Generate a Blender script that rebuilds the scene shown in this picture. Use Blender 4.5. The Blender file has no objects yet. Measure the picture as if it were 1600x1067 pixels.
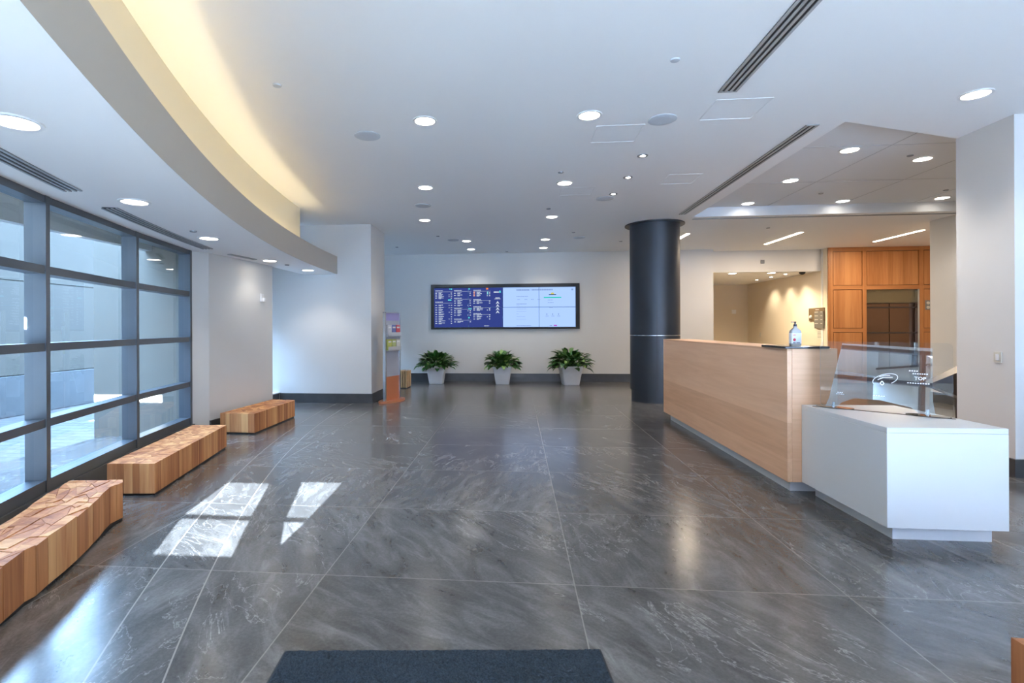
import bpy, bmesh, math, random
from math import sin, cos, pi, sqrt, radians, hypot, atan2, tan
from mathutils import Vector, Matrix
rnd = random.Random(7)
SC = bpy.context.scene
COL = SC.collection
H = 3.47      # main ceiling height
HS = 2.507    # low soffit height
HR = 3.64     # raised coffer height
CX, CY = 17.85, 10.3   # centre of the curved facade

# ------------------------------------------------------------------ materials
def new_mat(name):
    m = bpy.data.materials.new(name); m.use_nodes = True
    nt = m.node_tree; nt.nodes.clear()
    out = nt.nodes.new('ShaderNodeOutputMaterial')
    return m, nt, out
def N(nt, t, **kw):
    n = nt.nodes.new(t)
    for k, v in kw.items():
        if k in n.inputs: n.inputs[k].default_value = v
        else: setattr(n, k, v)
    return n
def L(nt, a, b): nt.links.new(a, b)
def c4(c): return (c[0], c[1], c[2], 1.0)
def pm(name, col, rough=0.5, metal=0.0, spec=0.5, noise=0.0, scale=8.0, bump=0.0, coat=0.0, em=None, ems=0.0):
    m, nt, out = new_mat(name)
    b = N(nt, 'ShaderNodeBsdfPrincipled')
    b.inputs['Base Color'].default_value = c4(col); b.inputs['Roughness'].default_value = rough
    b.inputs['Metallic'].default_value = metal; b.inputs['Specular IOR Level'].default_value = spec
    b.inputs['Coat Weight'].default_value = coat
    if em: b.inputs['Emission Color'].default_value = c4(em); b.inputs['Emission Strength'].default_value = ems
    tc = N(nt, 'ShaderNodeTexCoord')
    nz = N(nt, 'ShaderNodeTexNoise'); nz.inputs['Scale'].default_value = scale; nz.inputs['Detail'].default_value = 5
    L(nt, tc.outputs['Object'], nz.inputs['Vector'])
    if noise > 0:
        mx = N(nt, 'ShaderNodeMix', data_type='RGBA')
        mx.inputs[6].default_value = c4([c * (1 - noise) for c in col]); mx.inputs[7].default_value = c4([min(1, c * (1 + noise)) for c in col])
        L(nt, nz.outputs['Fac'], mx.inputs[0]); L(nt, mx.outputs[2], b.inputs['Base Color'])
    if bump > 0:
        bp = N(nt, 'ShaderNodeBump'); bp.inputs['Strength'].default_value = bump; bp.inputs['Distance'].default_value = 0.01
        L(nt, nz.outputs['Fac'], bp.inputs['Height']); L(nt, bp.outputs['Normal'], b.inputs['Normal'])
    L(nt, b.outputs[0], out.inputs[0])
    return m
def emis(name, col, s):
    m, nt, out = new_mat(name)
    e = N(nt, 'ShaderNodeEmission'); e.inputs[0].default_value = c4(col); e.inputs[1].default_value = s
    L(nt, e.outputs[0], out.inputs[0]); return m
def glass_mat(name, tint, ior=1.5, boost=1.0, rough=0.0):
    m, nt, out = new_mat(name)
    tr = N(nt, 'ShaderNodeBsdfTransparent'); tr.inputs[0].default_value = c4(tint)
    gl = N(nt, 'ShaderNodeBsdfGlossy'); gl.inputs['Roughness'].default_value = rough
    fr = N(nt, 'ShaderNodeFresnel'); fr.inputs[0].default_value = ior
    mu = N(nt, 'ShaderNodeMath', operation='MULTIPLY', use_clamp=True); mu.inputs[1].default_value = boost
    mx = N(nt, 'ShaderNodeMixShader')
    L(nt, fr.outputs[0], mu.inputs[0]); L(nt, mu.outputs[0], mx.inputs[0]); L(nt, tr.outputs[0], mx.inputs[1]); L(nt, gl.outputs[0], mx.inputs[2])
    L(nt, mx.outputs[0], out.inputs[0]); return m
def wood(name, c1, c2, c3, axis='Z', grain=30.0, board=None, rough=0.45, attr=False, stretch=0.06):
    """grain runs along axis; board = (across axis, width) gives each veneer board its own tone"""
    m, nt, out = new_mat(name)
    b = N(nt, 'ShaderNodeBsdfPrincipled', Roughness=rough)
    b.inputs['Specular IOR Level'].default_value = 0.35
    tc = N(nt, 'ShaderNodeTexCoord'); mp = N(nt, 'ShaderNodeMapping')
    s = {'X': (stretch, 1, 1), 'Y': (1, stretch, 1), 'Z': (1, 1, stretch)}[axis]
    mp.inputs['Scale'].default_value = s
    L(nt, tc.outputs['Object'], mp.inputs[0])
    nz = N(nt, 'ShaderNodeTexNoise', Scale=grain, Detail=8.0); nz.inputs['Distortion'].default_value = 0.6
    L(nt, mp.outputs[0], nz.inputs['Vector'])
    nb = N(nt, 'ShaderNodeTexNoise', Scale=grain * 0.12, Detail=2.0)
    L(nt, mp.outputs[0], nb.inputs['Vector'])
    ad = N(nt, 'ShaderNodeMath', operation='ADD'); L(nt, nz.outputs['Fac'], ad.inputs[0]); L(nt, nb.outputs['Fac'], ad.inputs[1])
    hf = N(nt, 'ShaderNodeMath', operation='MULTIPLY'); hf.inputs[1].default_value = 0.5; L(nt, ad.outputs[0], hf.inputs[0])
    last = hf.outputs[0]
    if board:
        sep = N(nt, 'ShaderNodeSeparateXYZ'); L(nt, tc.outputs['Object'], sep.inputs[0])
        dv = N(nt, 'ShaderNodeMath', operation='DIVIDE'); dv.inputs[1].default_value = board[1]; L(nt, sep.outputs[board[0]], dv.inputs[0])
        fl = N(nt, 'ShaderNodeMath', operation='FLOOR'); L(nt, dv.outputs[0], fl.inputs[0])
        wn = N(nt, 'ShaderNodeTexWhiteNoise', noise_dimensions='1D'); L(nt, fl.outputs[0], wn.inputs['W'])
        m2 = N(nt, 'ShaderNodeMath', operation='MULTIPLY_ADD'); m2.inputs[1].default_value = 0.34; L(nt, wn.outputs['Value'], m2.inputs[0]); 
        s2 = N(nt, 'ShaderNodeMath', operation='SUBTRACT'); s2.inputs[1].default_value = 0.17; L(nt, last, s2.inputs[0]); L(nt, s2.outputs[0], m2.inputs[2])
        last = m2.outputs[0]
    if attr:
        at = N(nt, 'ShaderNodeAttribute', attribute_name='tone')
        m3 = N(nt, 'ShaderNodeMath', operation='MULTIPLY_ADD'); m3.inputs[1].default_value = 0.5
        s3 = N(nt, 'ShaderNodeMath', operation='SUBTRACT'); s3.inputs[1].default_value = 0.25; L(nt, last, s3.inputs[0])
        L(nt, at.outputs['Fac'], m3.inputs[0]); L(nt, s3.outputs[0], m3.inputs[2]); last = m3.outputs[0]
    cr = N(nt, 'ShaderNodeValToRGB')
    e = cr.color_ramp.elements; e[0].position = 0.25; e[0].color = c4(c1); e[1].position = 0.75; e[1].color = c4(c3)
    k = e.new(0.5); k.color = c4(c2)
    L(nt, last, cr.inputs[0]); L(nt, cr.outputs[0], b.inputs['Base Color'])
    bp = N(nt, 'ShaderNodeBump', Strength=0.12, Distance=0.004); L(nt, nz.outputs['Fac'], bp.inputs['Height']); L(nt, bp.outputs[0], b.inputs['Normal'])
    L(nt, b.outputs[0], out.inputs[0]); return m

def slate_floor():
    m, nt, out = new_mat('slate_floor')
    def M(op, a, b=None, c=None, clamp=False):
        n = nt.nodes.new('ShaderNodeMath'); n.operation = op; n.use_clamp = clamp
        for i, v in enumerate((a, b, c)):
            if v is None: continue
            if isinstance(v, (int, float)): n.inputs[i].default_value = v
            else: L(nt, v, n.inputs[i])
        return n.outputs[0]
    b = N(nt, 'ShaderNodeBsdfPrincipled')
    tc = N(nt, 'ShaderNodeTexCoord'); sp = N(nt, 'ShaderNodeSeparateXYZ'); L(nt, tc.outputs['Object'], sp.inputs[0])
    x, y = sp.outputs[0], sp.outputs[1]
    u = M('DIVIDE', M('SUBTRACT', x, 0.32), 1.448); v = M('DIVIDE', M('SUBTRACT', y, 2.925), 1.129)
    def joint(t, size, w):      # 1 on the joint
        f = M('FRACT', t); d = M('MULTIPLY', M('MINIMUM', f, M('SUBTRACT', 1.0, f)), size)
        return M('LESS_THAN', d, w)
    r = M('SQRT', M('ADD', M('POWER', M('SUBTRACT', x, CX), 2.0), M('POWER', M('SUBTRACT', y, CY), 2.0)))
    band = M('MULTIPLY', M('GREATER_THAN', r, 21.02), M('LESS_THAN', r, 21.33))
    nb = M('SUBTRACT', 1.0, band)
    w = 0.0035
    j = M('MAXIMUM', M('MULTIPLY', joint(u, 1.448, w), nb), joint(v, 1.129, w))
    a1 = M('LESS_THAN', M('ABSOLUTE', M('SUBTRACT', r, 21.02)), 0.004); a2 = M('LESS_THAN', M('ABSOLUTE', M('SUBTRACT', r, 21.33)), 0.004)
    arcs = M('MAXIMUM', a1, a2)
    # cell id
    reg = M('MULTIPLY', band, 17.0)
    cell = N(nt, 'ShaderNodeCombineXYZ'); L(nt, M('MULTIPLY', M('FLOOR', u), nb), cell.inputs[0]); L(nt, M('FLOOR', v), cell.inputs[1]); L(nt, reg, cell.inputs[2])
    wn = N(nt, 'ShaderNodeTexWhiteNoise', noise_dimensions='3D'); L(nt, cell.outputs[0], wn.inputs['Vector'])
    # per tile rotated + shifted coordinates
    rt = N(nt, 'ShaderNodeVectorRotate', rotation_type='Z_AXIS'); L(nt, tc.outputs['Object'], rt.inputs['Vector'])
    L(nt, M('MULTIPLY_ADD', wn.outputs['Value'], 1.6, 0.5), rt.inputs['Angle'])
    sh = N(nt, 'ShaderNodeVectorMath', operation='MULTIPLY_ADD'); L(nt, wn.outputs['Color'], sh.inputs[0]); sh.inputs[1].default_value = (9, 9, 9); L(nt, rt.outputs[0], sh.inputs[2])
    mp = N(nt, 'ShaderNodeMapping'); mp.inputs['Scale'].default_value = (1.0, 2.6, 1.0); L(nt, sh.outputs[0], mp.inputs[0])
    n1 = N(nt, 'ShaderNodeTexNoise', Scale=1.6, Detail=9.0, Roughness=0.62, Distortion=1.4); L(nt, mp.outputs[0], n1.inputs['Vector'])
    n2 = N(nt, 'ShaderNodeTexNoise', Scale=1.1, Detail=5.0, Roughness=0.6, Distortion=2.2); L(nt, mp.outputs[0], n2.inputs['Vector'])
    n3 = N(nt, 'ShaderNodeTexNoise', Scale=60.0, Detail=3.0, Roughness=0.7); L(nt, tc.outputs['Object'], n3.inputs['Vector'])
    n4 = N(nt, 'ShaderNodeTexNoise', Scale=0.9, Detail=2.0); L(nt, sh.outputs[0], n4.inputs['Vector'])
    base = N(nt, 'ShaderNodeValToRGB'); e = base.color_ramp.elements
    e[0].position = 0.30; e[0].color = (0.040, 0.038, 0.037, 1); e[1].position = 0.72; e[1].color = (0.185, 0.176, 0.168, 1)
    k = e.new(0.5); k.color = (0.098, 0.093, 0.089, 1)
    mixin = M('ADD', M('MULTIPLY', n1.outputs['Fac'], 0.7), M('MULTIPLY', n3.outputs['Fac'], 0.3))
    L(nt, mixin, base.inputs[0])
    mp2 = N(nt, 'ShaderNodeMapping'); mp2.inputs['Scale'].default_value = (1.0, 3.4, 1.0); L(nt, sh.outputs[0], mp2.inputs[0])
    n5 = N(nt, 'ShaderNodeTexNoise', Scale=2.4, Detail=10.0, Roughness=0.68, Distortion=0.9); L(nt, mp2.outputs[0], n5.inputs['Vector'])
    streak = M('MULTIPLY', M('POWER', M('MULTIPLY', M('SUBTRACT', n5.outputs['Fac'], 0.47, clamp=True), 4.0, clamp=True), 1.5), 0.24)
    # thin pale veins where the second noise crosses 0.5
    vd = M('ABSOLUTE', M('SUBTRACT', n2.outputs['Fac'], 0.5))
    vein = M('SUBTRACT', 1.0, M('DIVIDE', vd, 0.014), clamp=True)
    vm = M('MULTIPLY', vein, M('MULTIPLY', M('GREATER_THAN', n4.outputs['Fac'], 0.52), M('MULTIPLY_ADD', n3.outputs['Fac'], 1.4, -0.3, clamp=True)))
    vm = M('MAXIMUM', M('MULTIPLY', vm, 0.85), streak)
    ton = N(nt, 'ShaderNodeMix', data_type='RGBA', blend_type='MULTIPLY'); ton.inputs[0].default_value = 1.0
    L(nt, base.outputs[0], ton.inputs[6])
    tv = M('MULTIPLY_ADD', wn.outputs['Value'], 0.22, 0.9); cb = N(nt, 'ShaderNodeCombineXYZ')
    for i in range(3): L(nt, tv, cb.inputs[i])
    L(nt, cb.outputs[0], ton.inputs[7])
    mv = N(nt, 'ShaderNodeMix', data_type='RGBA'); L(nt, vm, mv.inputs[0]); L(nt, ton.outputs[2], mv.inputs[6]); mv.inputs[7].default_value = (0.50, 0.48, 0.46, 1)
    jt = M('MAXIMUM', M('MULTIPLY', j, 0.55), M('MULTIPLY', arcs, 0.95))
    mj = N(nt, 'ShaderNodeMix', data_type='RGBA'); L(nt, jt, mj.inputs[0]); L(nt, mv.outputs[2], mj.inputs[6]); mj.inputs[7].default_value = (0.33, 0.30, 0.27, 1)
    L(nt, mj.outputs[2], b.inputs['Base Color'])
    b.inputs['Roughness'].default_value = 0.21
    b.inputs['Specular IOR Level'].default_value = 0.95
    bp = N(nt, 'ShaderNodeBump', Strength=0.09, Distance=0.004); L(nt, M('ADD', n1.outputs['Fac'], M('MULTIPLY', n3.outputs['Fac'], 0.25)), bp.inputs['Height']); L(nt, bp.outputs[0], b.inputs['Normal'])
    L(nt, b.outputs[0], out.inputs[0]); return m

WHITE = (0.80, 0.80, 0.79)
mCeil = pm('ceiling_paint', (0.88, 0.88, 0.88), 0.55, spec=0.3)
mWall = pm('wall_paint', (0.70, 0.685, 0.66), 0.6, spec=0.3, noise=0.015, scale=3)
mTan = pm('corridor_paint', (0.70, 0.61, 0.48), 0.6, spec=0.3)
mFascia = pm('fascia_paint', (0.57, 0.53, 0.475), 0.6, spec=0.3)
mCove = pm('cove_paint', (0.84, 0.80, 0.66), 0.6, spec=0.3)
mFloor = slate_floor()
mBase = pm('slate_baseboard', (0.062, 0.064, 0.068), 0.35, noise=0.35, scale=5, bump=0.1)
mFrame = pm('window_metal', (0.115, 0.13, 0.15), 0.38, metal=0.55, spec=0.5)
mGlass = glass_mat('window_glass', (0.90, 0.95, 0.95), 1.52, 1.15)
mGlassT = glass_mat('tinted_entrance_glass', (0.90, 0.93, 0.94), 1.52, 1.0)
mGlassD = glass_mat('sun_dimming_glass', (0.24, 0.25, 0.26), 1.52, 1.0)
mAcr = glass_mat('clear_shield', (0.97, 0.985, 0.985), 1.5, 2.6)
mAcr2 = glass_mat('reflective_shield', (0.74, 0.79, 0.86), 2.0, 3.2)
mEdge = pm('shield_edge', (0.85, 0.93, 0.96), 0.15, spec=0.8)
mDesk = wood('light_veneer', (0.70, 0.40, 0.235), (0.81, 0.49, 0.30), (0.90, 0.58, 0.38), axis='Y', grain=26, board=(2, 0.31), rough=0.42)
mDeskX = wood('light_veneer_end', (0.70, 0.40, 0.23), (0.80, 0.48, 0.29), (0.88, 0.56, 0.36), axis='X', grain=40, rough=0.42)
mCab = wood('orange_veneer', (0.34, 0.135, 0.045), (0.45, 0.19, 0.068), (0.54, 0.25, 0.095), axis='Z', grain=26, board=(0, 0.115), rough=0.4)
mCabH = wood('orange_veneer_rail', (0.34, 0.135, 0.045), (0.45, 0.19, 0.068), (0.54, 0.25, 0.095), axis='X', grain=26, rough=0.4)
mBench = wood('cedar_blocks', (0.34, 0.115, 0.042), (0.60, 0.255, 0.10), (0.82, 0.46, 0.20), axis='Z', grain=24, rough=0.62, attr=True)
mBench2 = wood('pale_slats', (0.40, 0.23, 0.10), (0.55, 0.35, 0.17), (0.66, 0.46, 0.25), axis='Z', grain=24, rough=0.5, attr=True)
mSolid = pm('white_solid_surface', (0.70, 0.715, 0.73), 0.30, spec=0.45)
mBlackSlab = pm('black_stone', (0.02, 0.02, 0.025), 0.15)
mCol = pm('charcoal_column_metal', (0.040, 0.046, 0.057), 0.42, metal=0.45, spec=0.5)
mColDark = pm('column_joint', (0.01, 0.01, 0.012), 0.5)
mSteel = pm('brushed_steel', (0.55, 0.57, 0.60), 0.25, metal=1.0)
mTrimW = pm('white_trim', (0.80, 0.80, 0.80), 0.4)
mGrey = pm('speaker_grille', (0.58, 0.61, 0.65), 0.6, noise=0.08, scale=200)
mSlotF = pm('diffuser_frame', (0.42, 0.44, 0.46), 0.4, metal=0.4)
mBlack = pm('black_void', (0.012, 0.012, 0.014), 0.6)
mDkMetal = pm('sprinkler_metal', (0.25, 0.26, 0.28), 0.4, metal=0.6)
mLens = emis('lamp_lens', (1.0, 0.93, 0.82), 9.0)
mLensS = emis('spot_lens', (1.0, 0.96, 0.88), 14.0)
mLine = emis('linear_lamp_lens', (1.0, 0.87, 0.70), 8.0)
mLED = emis('cove_strip', (1.0, 0.80, 0.46), 8.5)
mPot = pm('grey_pot', (0.80, 0.81, 0.83), 0.5, noise=0.06, scale=6)
mSoil = pm('potting_soil', (0.03, 0.022, 0.016), 0.9, bump=0.8, scale=40)
mRug = pm('mat_pile', (0.040, 0.052, 0.066), 0.95, spec=0.1, noise=0.75, scale=130, bump=1.0)
mRugE = pm('mat_edge', (0.022, 0.024, 0.028), 0.7)
mBronze = pm('bronze_panel', (0.17, 0.10, 0.065), 0.12, metal=0.8)
mDark = pm('dark_brown', (0.045, 0.032, 0.028), 0.35)
mCopper = pm('terracotta_lacquer', (0.50, 0.17, 0.075), 0.3, coat=0.3)
mPlate = pm('ivory_plastic', (0.62, 0.60, 0.52), 0.45)
mWhiteP = pm('white_plastic', (0.80, 0.80, 0.80), 0.4)
mPaving = None

# ------------------------------------------------------------------ mesh builder
class MB:
    def __init__(s): s.v = []; s.f = []; s.mi = []; s.tone = []; s.cur = 0; s.t = 0.5; s.smooth = set()
    def face(s, pts, smooth=False):
        i = len(s.v); s.v += [tuple(p) for p in pts]; s.f.append(tuple(range(i, i + len(pts)))); s.mi.append(s.cur); s.tone.append(s.t)
        if smooth: s.smooth.add(len(s.f) - 1)
    def raw(s, vs, fs, smooth=False):
        i = len(s.v); s.v += [tuple(p) for p in vs]
        for f in fs:
            s.f.append(tuple(k + i for k in f)); s.mi.append(s.cur); s.tone.append(s.t)
            if smooth: s.smooth.add(len(s.f) - 1)
    def box(s, x0, x1, y0, y1, z0, z1):
        s.prism([(x0, y0), (x1, y0), (x1, y1), (x0, y1)], z0, z1)
    def prism(s, poly, z0, z1, top=None, smooth=False):
        """poly counter-clockwise in plan; top = optional other outline at z1"""
        a = sum(poly[i][0] * poly[(i + 1) % len(poly)][1] - poly[(i + 1) % len(poly)][0] * poly[i][1] for i in range(len(poly)))
        if a < 0: poly = poly[::-1]; top = top[::-1] if top else None
        n = len(poly); tp = top or poly
        vs = [(p[0], p[1], z0) for p in poly] + [(p[0], p[1], z1) for p in tp]
        s.raw(vs, [tuple(range(n))[::-1], tuple(range(n, 2 * n))])
        s.raw(vs, [(i, (i + 1) % n, n + (i + 1) % n, n + i) for i in range(n)], smooth)
    def obox(s, c, ax, ay, az):
        """oriented box: centre and three half-axis vectors"""
        c, ax, ay, az = map(Vector, (c, ax, ay, az))
        vs = [c + i * ax + j * ay + k * az for k in (-1, 1) for j in (-1, 1) for i in (-1, 1)]
        s.raw(vs, [(0, 2, 3, 1), (4, 5, 7, 6), (0, 1, 5, 4), (2, 6, 7, 3), (0, 4, 6, 2), (1, 3, 7, 5)])
    def cyl(s, x, y, z0, z1, r0, r1=None, n=40, caps=True):
        r1 = r0 if r1 is None else r1
        lo = [(x + r0 * cos(2 * pi * i / n), y + r0 * sin(2 * pi * i / n), z0) for i in range(n)]
        hi = [(x + r1 * cos(2 * pi * i / n), y + r1 * sin(2 * pi * i / n), z1) for i in range(n)]
        s.raw(lo + hi, [(i, (i + 1) % n, n + (i + 1) % n, n + i) for i in range(n)], True)
        if caps: s.face(lo[::-1]); s.face(hi)
    def lathe(s, x, y, prof, n=32):
        rings = [[(x + r * cos(2 * pi * i / n), y + r * sin(2 * pi * i / n), z) for i in range(n)] for r, z in prof]
        vs = [p for r in rings for p in r]
        s.raw(vs, [(k * n + i, k * n + (i + 1) % n, (k + 1) * n + (i + 1) % n, (k + 1) * n + i) for k in range(len(prof) - 1) for i in range(n)], True)
    def wallstrip(s, pts, z0, z1, thick, side=1):
        """a wall of even thickness along a plan polyline"""
        n = len(pts); off = []
        for i in range(n):
            a = Vector(pts[max(0, i - 1)]); b = Vector(pts[min(n - 1, i + 1)]); d = (b - a).normalized()
            off.append((pts[i][0] - d.y * thick * side, pts[i][1] + d.x * thick * side))
        for i in range(n - 1):
            q = [pts[i], pts[i + 1], off[i + 1], off[i]]
            s.prism(q, z0, z1, smooth=False)
    def build(s, name, mat, parent=None, origin=None):
        if origin is None: origin = parent['_o'] if parent is not None and '_o' in parent else (0, 0, 0)
        me = bpy.data.meshes.new(name)
        me.from_pydata([(p[0] - origin[0], p[1] - origin[1], p[2] - origin[2]) for p in s.v], [], s.f)
        mats = mat if isinstance(mat, (list, tuple)) else [mat]
        for m in mats: me.materials.append(m)
        for i, p in enumerate(me.polygons):
            p.material_index = s.mi[i]; p.use_smooth = i in s.smooth
        at = me.attributes.new('tone', 'FLOAT', 'FACE')
        for i, t in enumerate(s.tone): at.data[i].value = t
        bm = bmesh.new(); bm.from_mesh(me); bmesh.ops.remove_doubles(bm, verts=bm.verts, dist=1e-5) if not s.tone or len(set(s.tone)) == 1 else None
        bm.to_mesh(me); bm.free(); me.update()
        if s.smooth: me.set_sharp_from_angle(angle=radians(38))
        o = bpy.data.objects.new(name, me); COL.objects.link(o)
        if parent is not None: o.parent = parent
        else: o.location = origin
        return o
def bevel(o, w, seg=2):
    m = o.modifiers.new('Bevel', 'BEVEL'); m.width = w; m.segments = seg; m.limit_method = 'ANGLE'; m.angle_limit = radians(40)
    return o
def thing(name, label, cat, loc, group=None):
    o = bpy.data.objects.new(name, None); COL.objects.link(o); o.location = loc; o.empty_display_size = 0.1
    o['label'] = label; o['category'] = cat; o['_o'] = tuple(float(c) for c in loc)
    if group: o['group'] = group
    return o
def tag(o, label, cat, group=None):
    o['label'] = label; o['category'] = cat
    if group: o['group'] = group
    return o
def struct(o): o['kind'] = 'structure'; return o
def sempty(name, loc):
    o = bpy.data.objects.new(name, None); COL.objects.link(o); o.location = loc; o.empty_display_size = 0.1
    o['kind'] = 'structure'; o['_o'] = tuple(float(c) for c in loc); return o
def copy_tree(o, parent=None):
    c = o.copy(); COL.objects.link(c)
    if parent is not None: c.parent = parent
    for ch in [k for k in bpy.data.objects if k.parent == o]: copy_tree(ch, c)
    return c
def arc(R, y0, y1, n=40):
    return [(CX - sqrt(R * R - (y - CY) ** 2), y) for y in [y0 + (y1 - y0) * i / n for i in range(n + 1)]]
def pface(outer, z, holes=(), up=False):
    """flat polygon with holes by triangle fill, returned as an MB"""
    bm = bmesh.new()
    for loop in [outer] + list(holes):
        vs = [bm.verts.new((p[0], p[1], 0)) for p in loop]
        for i in range(len(vs)): bm.edges.new((vs[i], vs[(i + 1) % len(vs)]))
    bmesh.ops.triangle_fill(bm, edges=bm.edges[:], use_beauty=True)
    bm.verts.index_update(); mb = MB()
    for f in bm.faces:
        p = [v.co.copy() for v in f.verts]
        nz = (p[1] - p[0]).cross(p[2] - p[0]).z
        if (nz > 0) != up: p.reverse()
        mb.face([(q.x, q.y, z) for q in p])
    bm.free(); return mb

# ================================================================== SETTING
YB = -2.5    # entrance facade behind the camera
# floor
mb = MB(); mb.prism([(-5.6, YB), (11, YB), (11, 19), (-5.6, 19)], -0.12, 0.0)
struct(mb.build('floor', mFloor))
# main ceiling (three flat pieces around the coffer)
yl = arc(21.55, YB, 8.29)
c = MB()
def add(m2): c.v, off = c.v + m2.v, len(c.v); c.f += [tuple(i + off for i in f) for f in m2.f]; c.mi += m2.mi; c.tone += m2.tone
add(pface(yl + [(-5.6, 8.29), (-5.6, 13.95), (3.24, 13.95), (3.24, YB)], H))
add(pface([(3.24, 9.74), (3.24, 14.35), (11, 14.35), (11, 9.74)], H))
add(pface([(3.24, YB), (3.24, 5.37), (7.95, 7.28), (7.95, 5.2), (11, 5.2), (11, YB)], H))
struct(c.build('ceiling', mCeil))
# raised coffer: its own vertical sides and top
cf = MB()
cp = [(3.24, 5.37), (7.95, 7.28), (7.95, 9.74), (3.24, 9.74)]
for i in range(4):
    a, b2 = cp[i], cp[(i + 1) % 4]
    cf.face([(a[0], a[1], H), (a[0], a[1], HR), (b2[0], b2[1], HR), (b2[0], b2[1], H)])
cf.face([(p[0], p[1], HR) for p in cp][::-1])
coffer = struct(cf.build('ceiling_coffer', pm('coffer_panels', (.74, .75, .77), .6, spec=.3)))
# hairline joints between the coffer panels
jm = MB()
for x in (4.53, 5.78, 7.0):
    y0 = 5.37 + (x - 3.24) * (1.91 / 4.71)
    jm.box(x - 0.004, x + 0.004, y0 + 0.05, 9.70, HR - 0.004, HR + 0.001)
for y in (6.62, 8.2):
    x1 = min(7.9, 3.24 + (y - 5.37) * (4.71 / 1.91))
    jm.box(3.28, x1 - 0.05, y - 0.004, y + 0.004, HR - 0.004, HR + 0.001)
struct(jm.build('trim_1', pm('joint_line', (0.52, 0.52, 0.53), 0.6)))
# low soffit over the benches: underside, top tray, fascia upstand, cove wall
inner = arc(21.33, YB, 9.70, 60)
outer = [(-4.14, 9.70), (-4.14, 8.30), (-4.25, 6.75), (-4.37, 6.55)] + arc(22.66, YB, 6.5)[::-1]
sof = pface(inner + outer, HS)
struct(sof.build('ceiling_soffit', mCeil))
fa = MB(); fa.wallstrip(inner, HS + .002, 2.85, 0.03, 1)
# close the end tidily and shade the trough floor
fa2 = pface(arc(21.36, YB, 9.70, 60) + [(-4.14, 9.70), (-4.14, 8.30)] + arc(21.75, YB, 8.29, 40)[::-1], 2.60, up=True)
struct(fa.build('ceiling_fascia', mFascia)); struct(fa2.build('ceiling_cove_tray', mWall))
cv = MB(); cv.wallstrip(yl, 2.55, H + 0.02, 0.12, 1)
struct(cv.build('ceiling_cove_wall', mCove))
es = MB(); es.wallstrip([(-4.14, 8.30), (-4.14, 9.70)], HS + .002, 2.85, 0.03, 1)
struct(es.build('trim_2', mWall))
# walls
def wall(name, boxes, mat=mWall):
    m = MB()
    for b in boxes: m.box(*b)
    return struct(m.build(name, mat))
# back wall with the recess for the screens
wall('wall_back', [(-5.6, -2.33, 13.88, 14.1, 0, H + .02), (1.68, 5.12, 13.88, 14.1, 0, H + .02), (-2.33, 1.68, 13.88, 14.1, 0, 1.41), (-2.33, 1.68, 13.88, 14.1, 2.635, H + .02), (-2.33, 1.68, 14.02, 14.1, 1.41, 2.635)])
wall('wall_corridor_back', [(4.9, 8.1, 18.5, 18.62, 0, 2.95)], mTan)
wall('wall_corridor_left', [(5.0, 5.12, 14.1, 14.3, 0, H), (5.0, 5.12, 14.3, 18.5, 0, 2.95)], mTan)
wall('wall_corridor_right', [(7.962, 8.06, 13.95, 18.5, 0, H)], mTan)
wall('wall_corridor_head', [(5.12, 7.962, 14.22, 14.32, 2.90, H + .02)], mWall)
struct(pface([(5.0, 14.30), (8.06, 14.30), (8.06, 18.6), (5.0, 18.6)], 2.905).build('ceiling_corridor', mCeil))
# square block on the left
wall('wall_block', [(-5.6, -2.80, 9.70, 10.72, 0, H + .02)])
# short wall that closes the window run
wp = MB(); wp.prism([(-4.25, 6.75), (-4.10, 8.30), (-5.6, 8.30), (-5.6, 6.62), (-4.37, 6.555)], 0, HS + .02)
wp.prism([(-4.8, 8.17), (-4.14, 8.17), (-4.14, 8.30), (-5.6, 8.30), (-5.6, 8.17)], HS, H)
struct(wp.build('wall_window_end', mWall))
wall('wall_above_windows', [(-5.0, -4.9, YB, 8.2, HS, H + .3)])
# right side: pier, walls, lift wall surroundings
wall('wall_pier', [(4.74, 7.95, 5.34, 5.99, 0, H + .02)])
wall('wall_right', [(7.95, 8.1, 5.9, 10.64, 0, HR + .05), (8.1, 10.9, 10.49, 10.64, 0, HR), (10.75, 10.9, 10.64, 14.0, 0, HR)])
wall('wall_right_front', [(7.0, 7.15, YB, 5.34, 0, H + .02)])
# unseen mass added above to keep sun off the yard and out of voids
ms = MB(); ms.box(-5.0, 11.5, YB, 19, HR + .06, 9.5); struct(ms.build('roof_sun_block', mWall))
# left end glazing zone, full height, behind the short wall and behind the block
def glazing(name, x, y0, y1, z0, z1, ny, nz):
    e = sempty(name, (x, y0, 0))
    f = MB()
    for i in range(ny + 1):
        y = y0 + (y1 - y0) * i / ny; f.box(x - .06, x + .06, y - .03, y + .03, z0, z1)
    f.build('frame', mFrame, e)
    t = MB()
    for i in range(nz + 1):
        z = z0 + (z1 - z0) * i / nz; t.box(x - .05, x + .05, y0, y1, z - .03, z + .03)
    t.build('transom', mFrame, e)
    g = MB(); g.face([(x, y0, z0), (x, y1, z0), (x, y1, z1), (x, y0, z1)]); g.build('pane', mGlass, e)
glazing('window_2', -5.5, 8.33, 9.67, 0.2, 2.0, 1, 2)
wall('wall_left', [(-5.6, -5.4, 8.3, 10.72, 2.0, H + .02), (-5.6, -5.4, 10.72, 14, 2.3, H + .02)])
glazing('window_3', -5.5, 10.75, 13.85, 0.2, 2.3, 2, 3)
cb = MB(); cb.box(-5.6, -5.4, 8.3, 14, 0, .2); struct(cb.build('trim_3', mBase))
sl = MB(); sl.box(-5.45, -4.66, 8.3, 9.7, 0, .185); struct(sl.build('trim_4', mBase))
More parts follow.
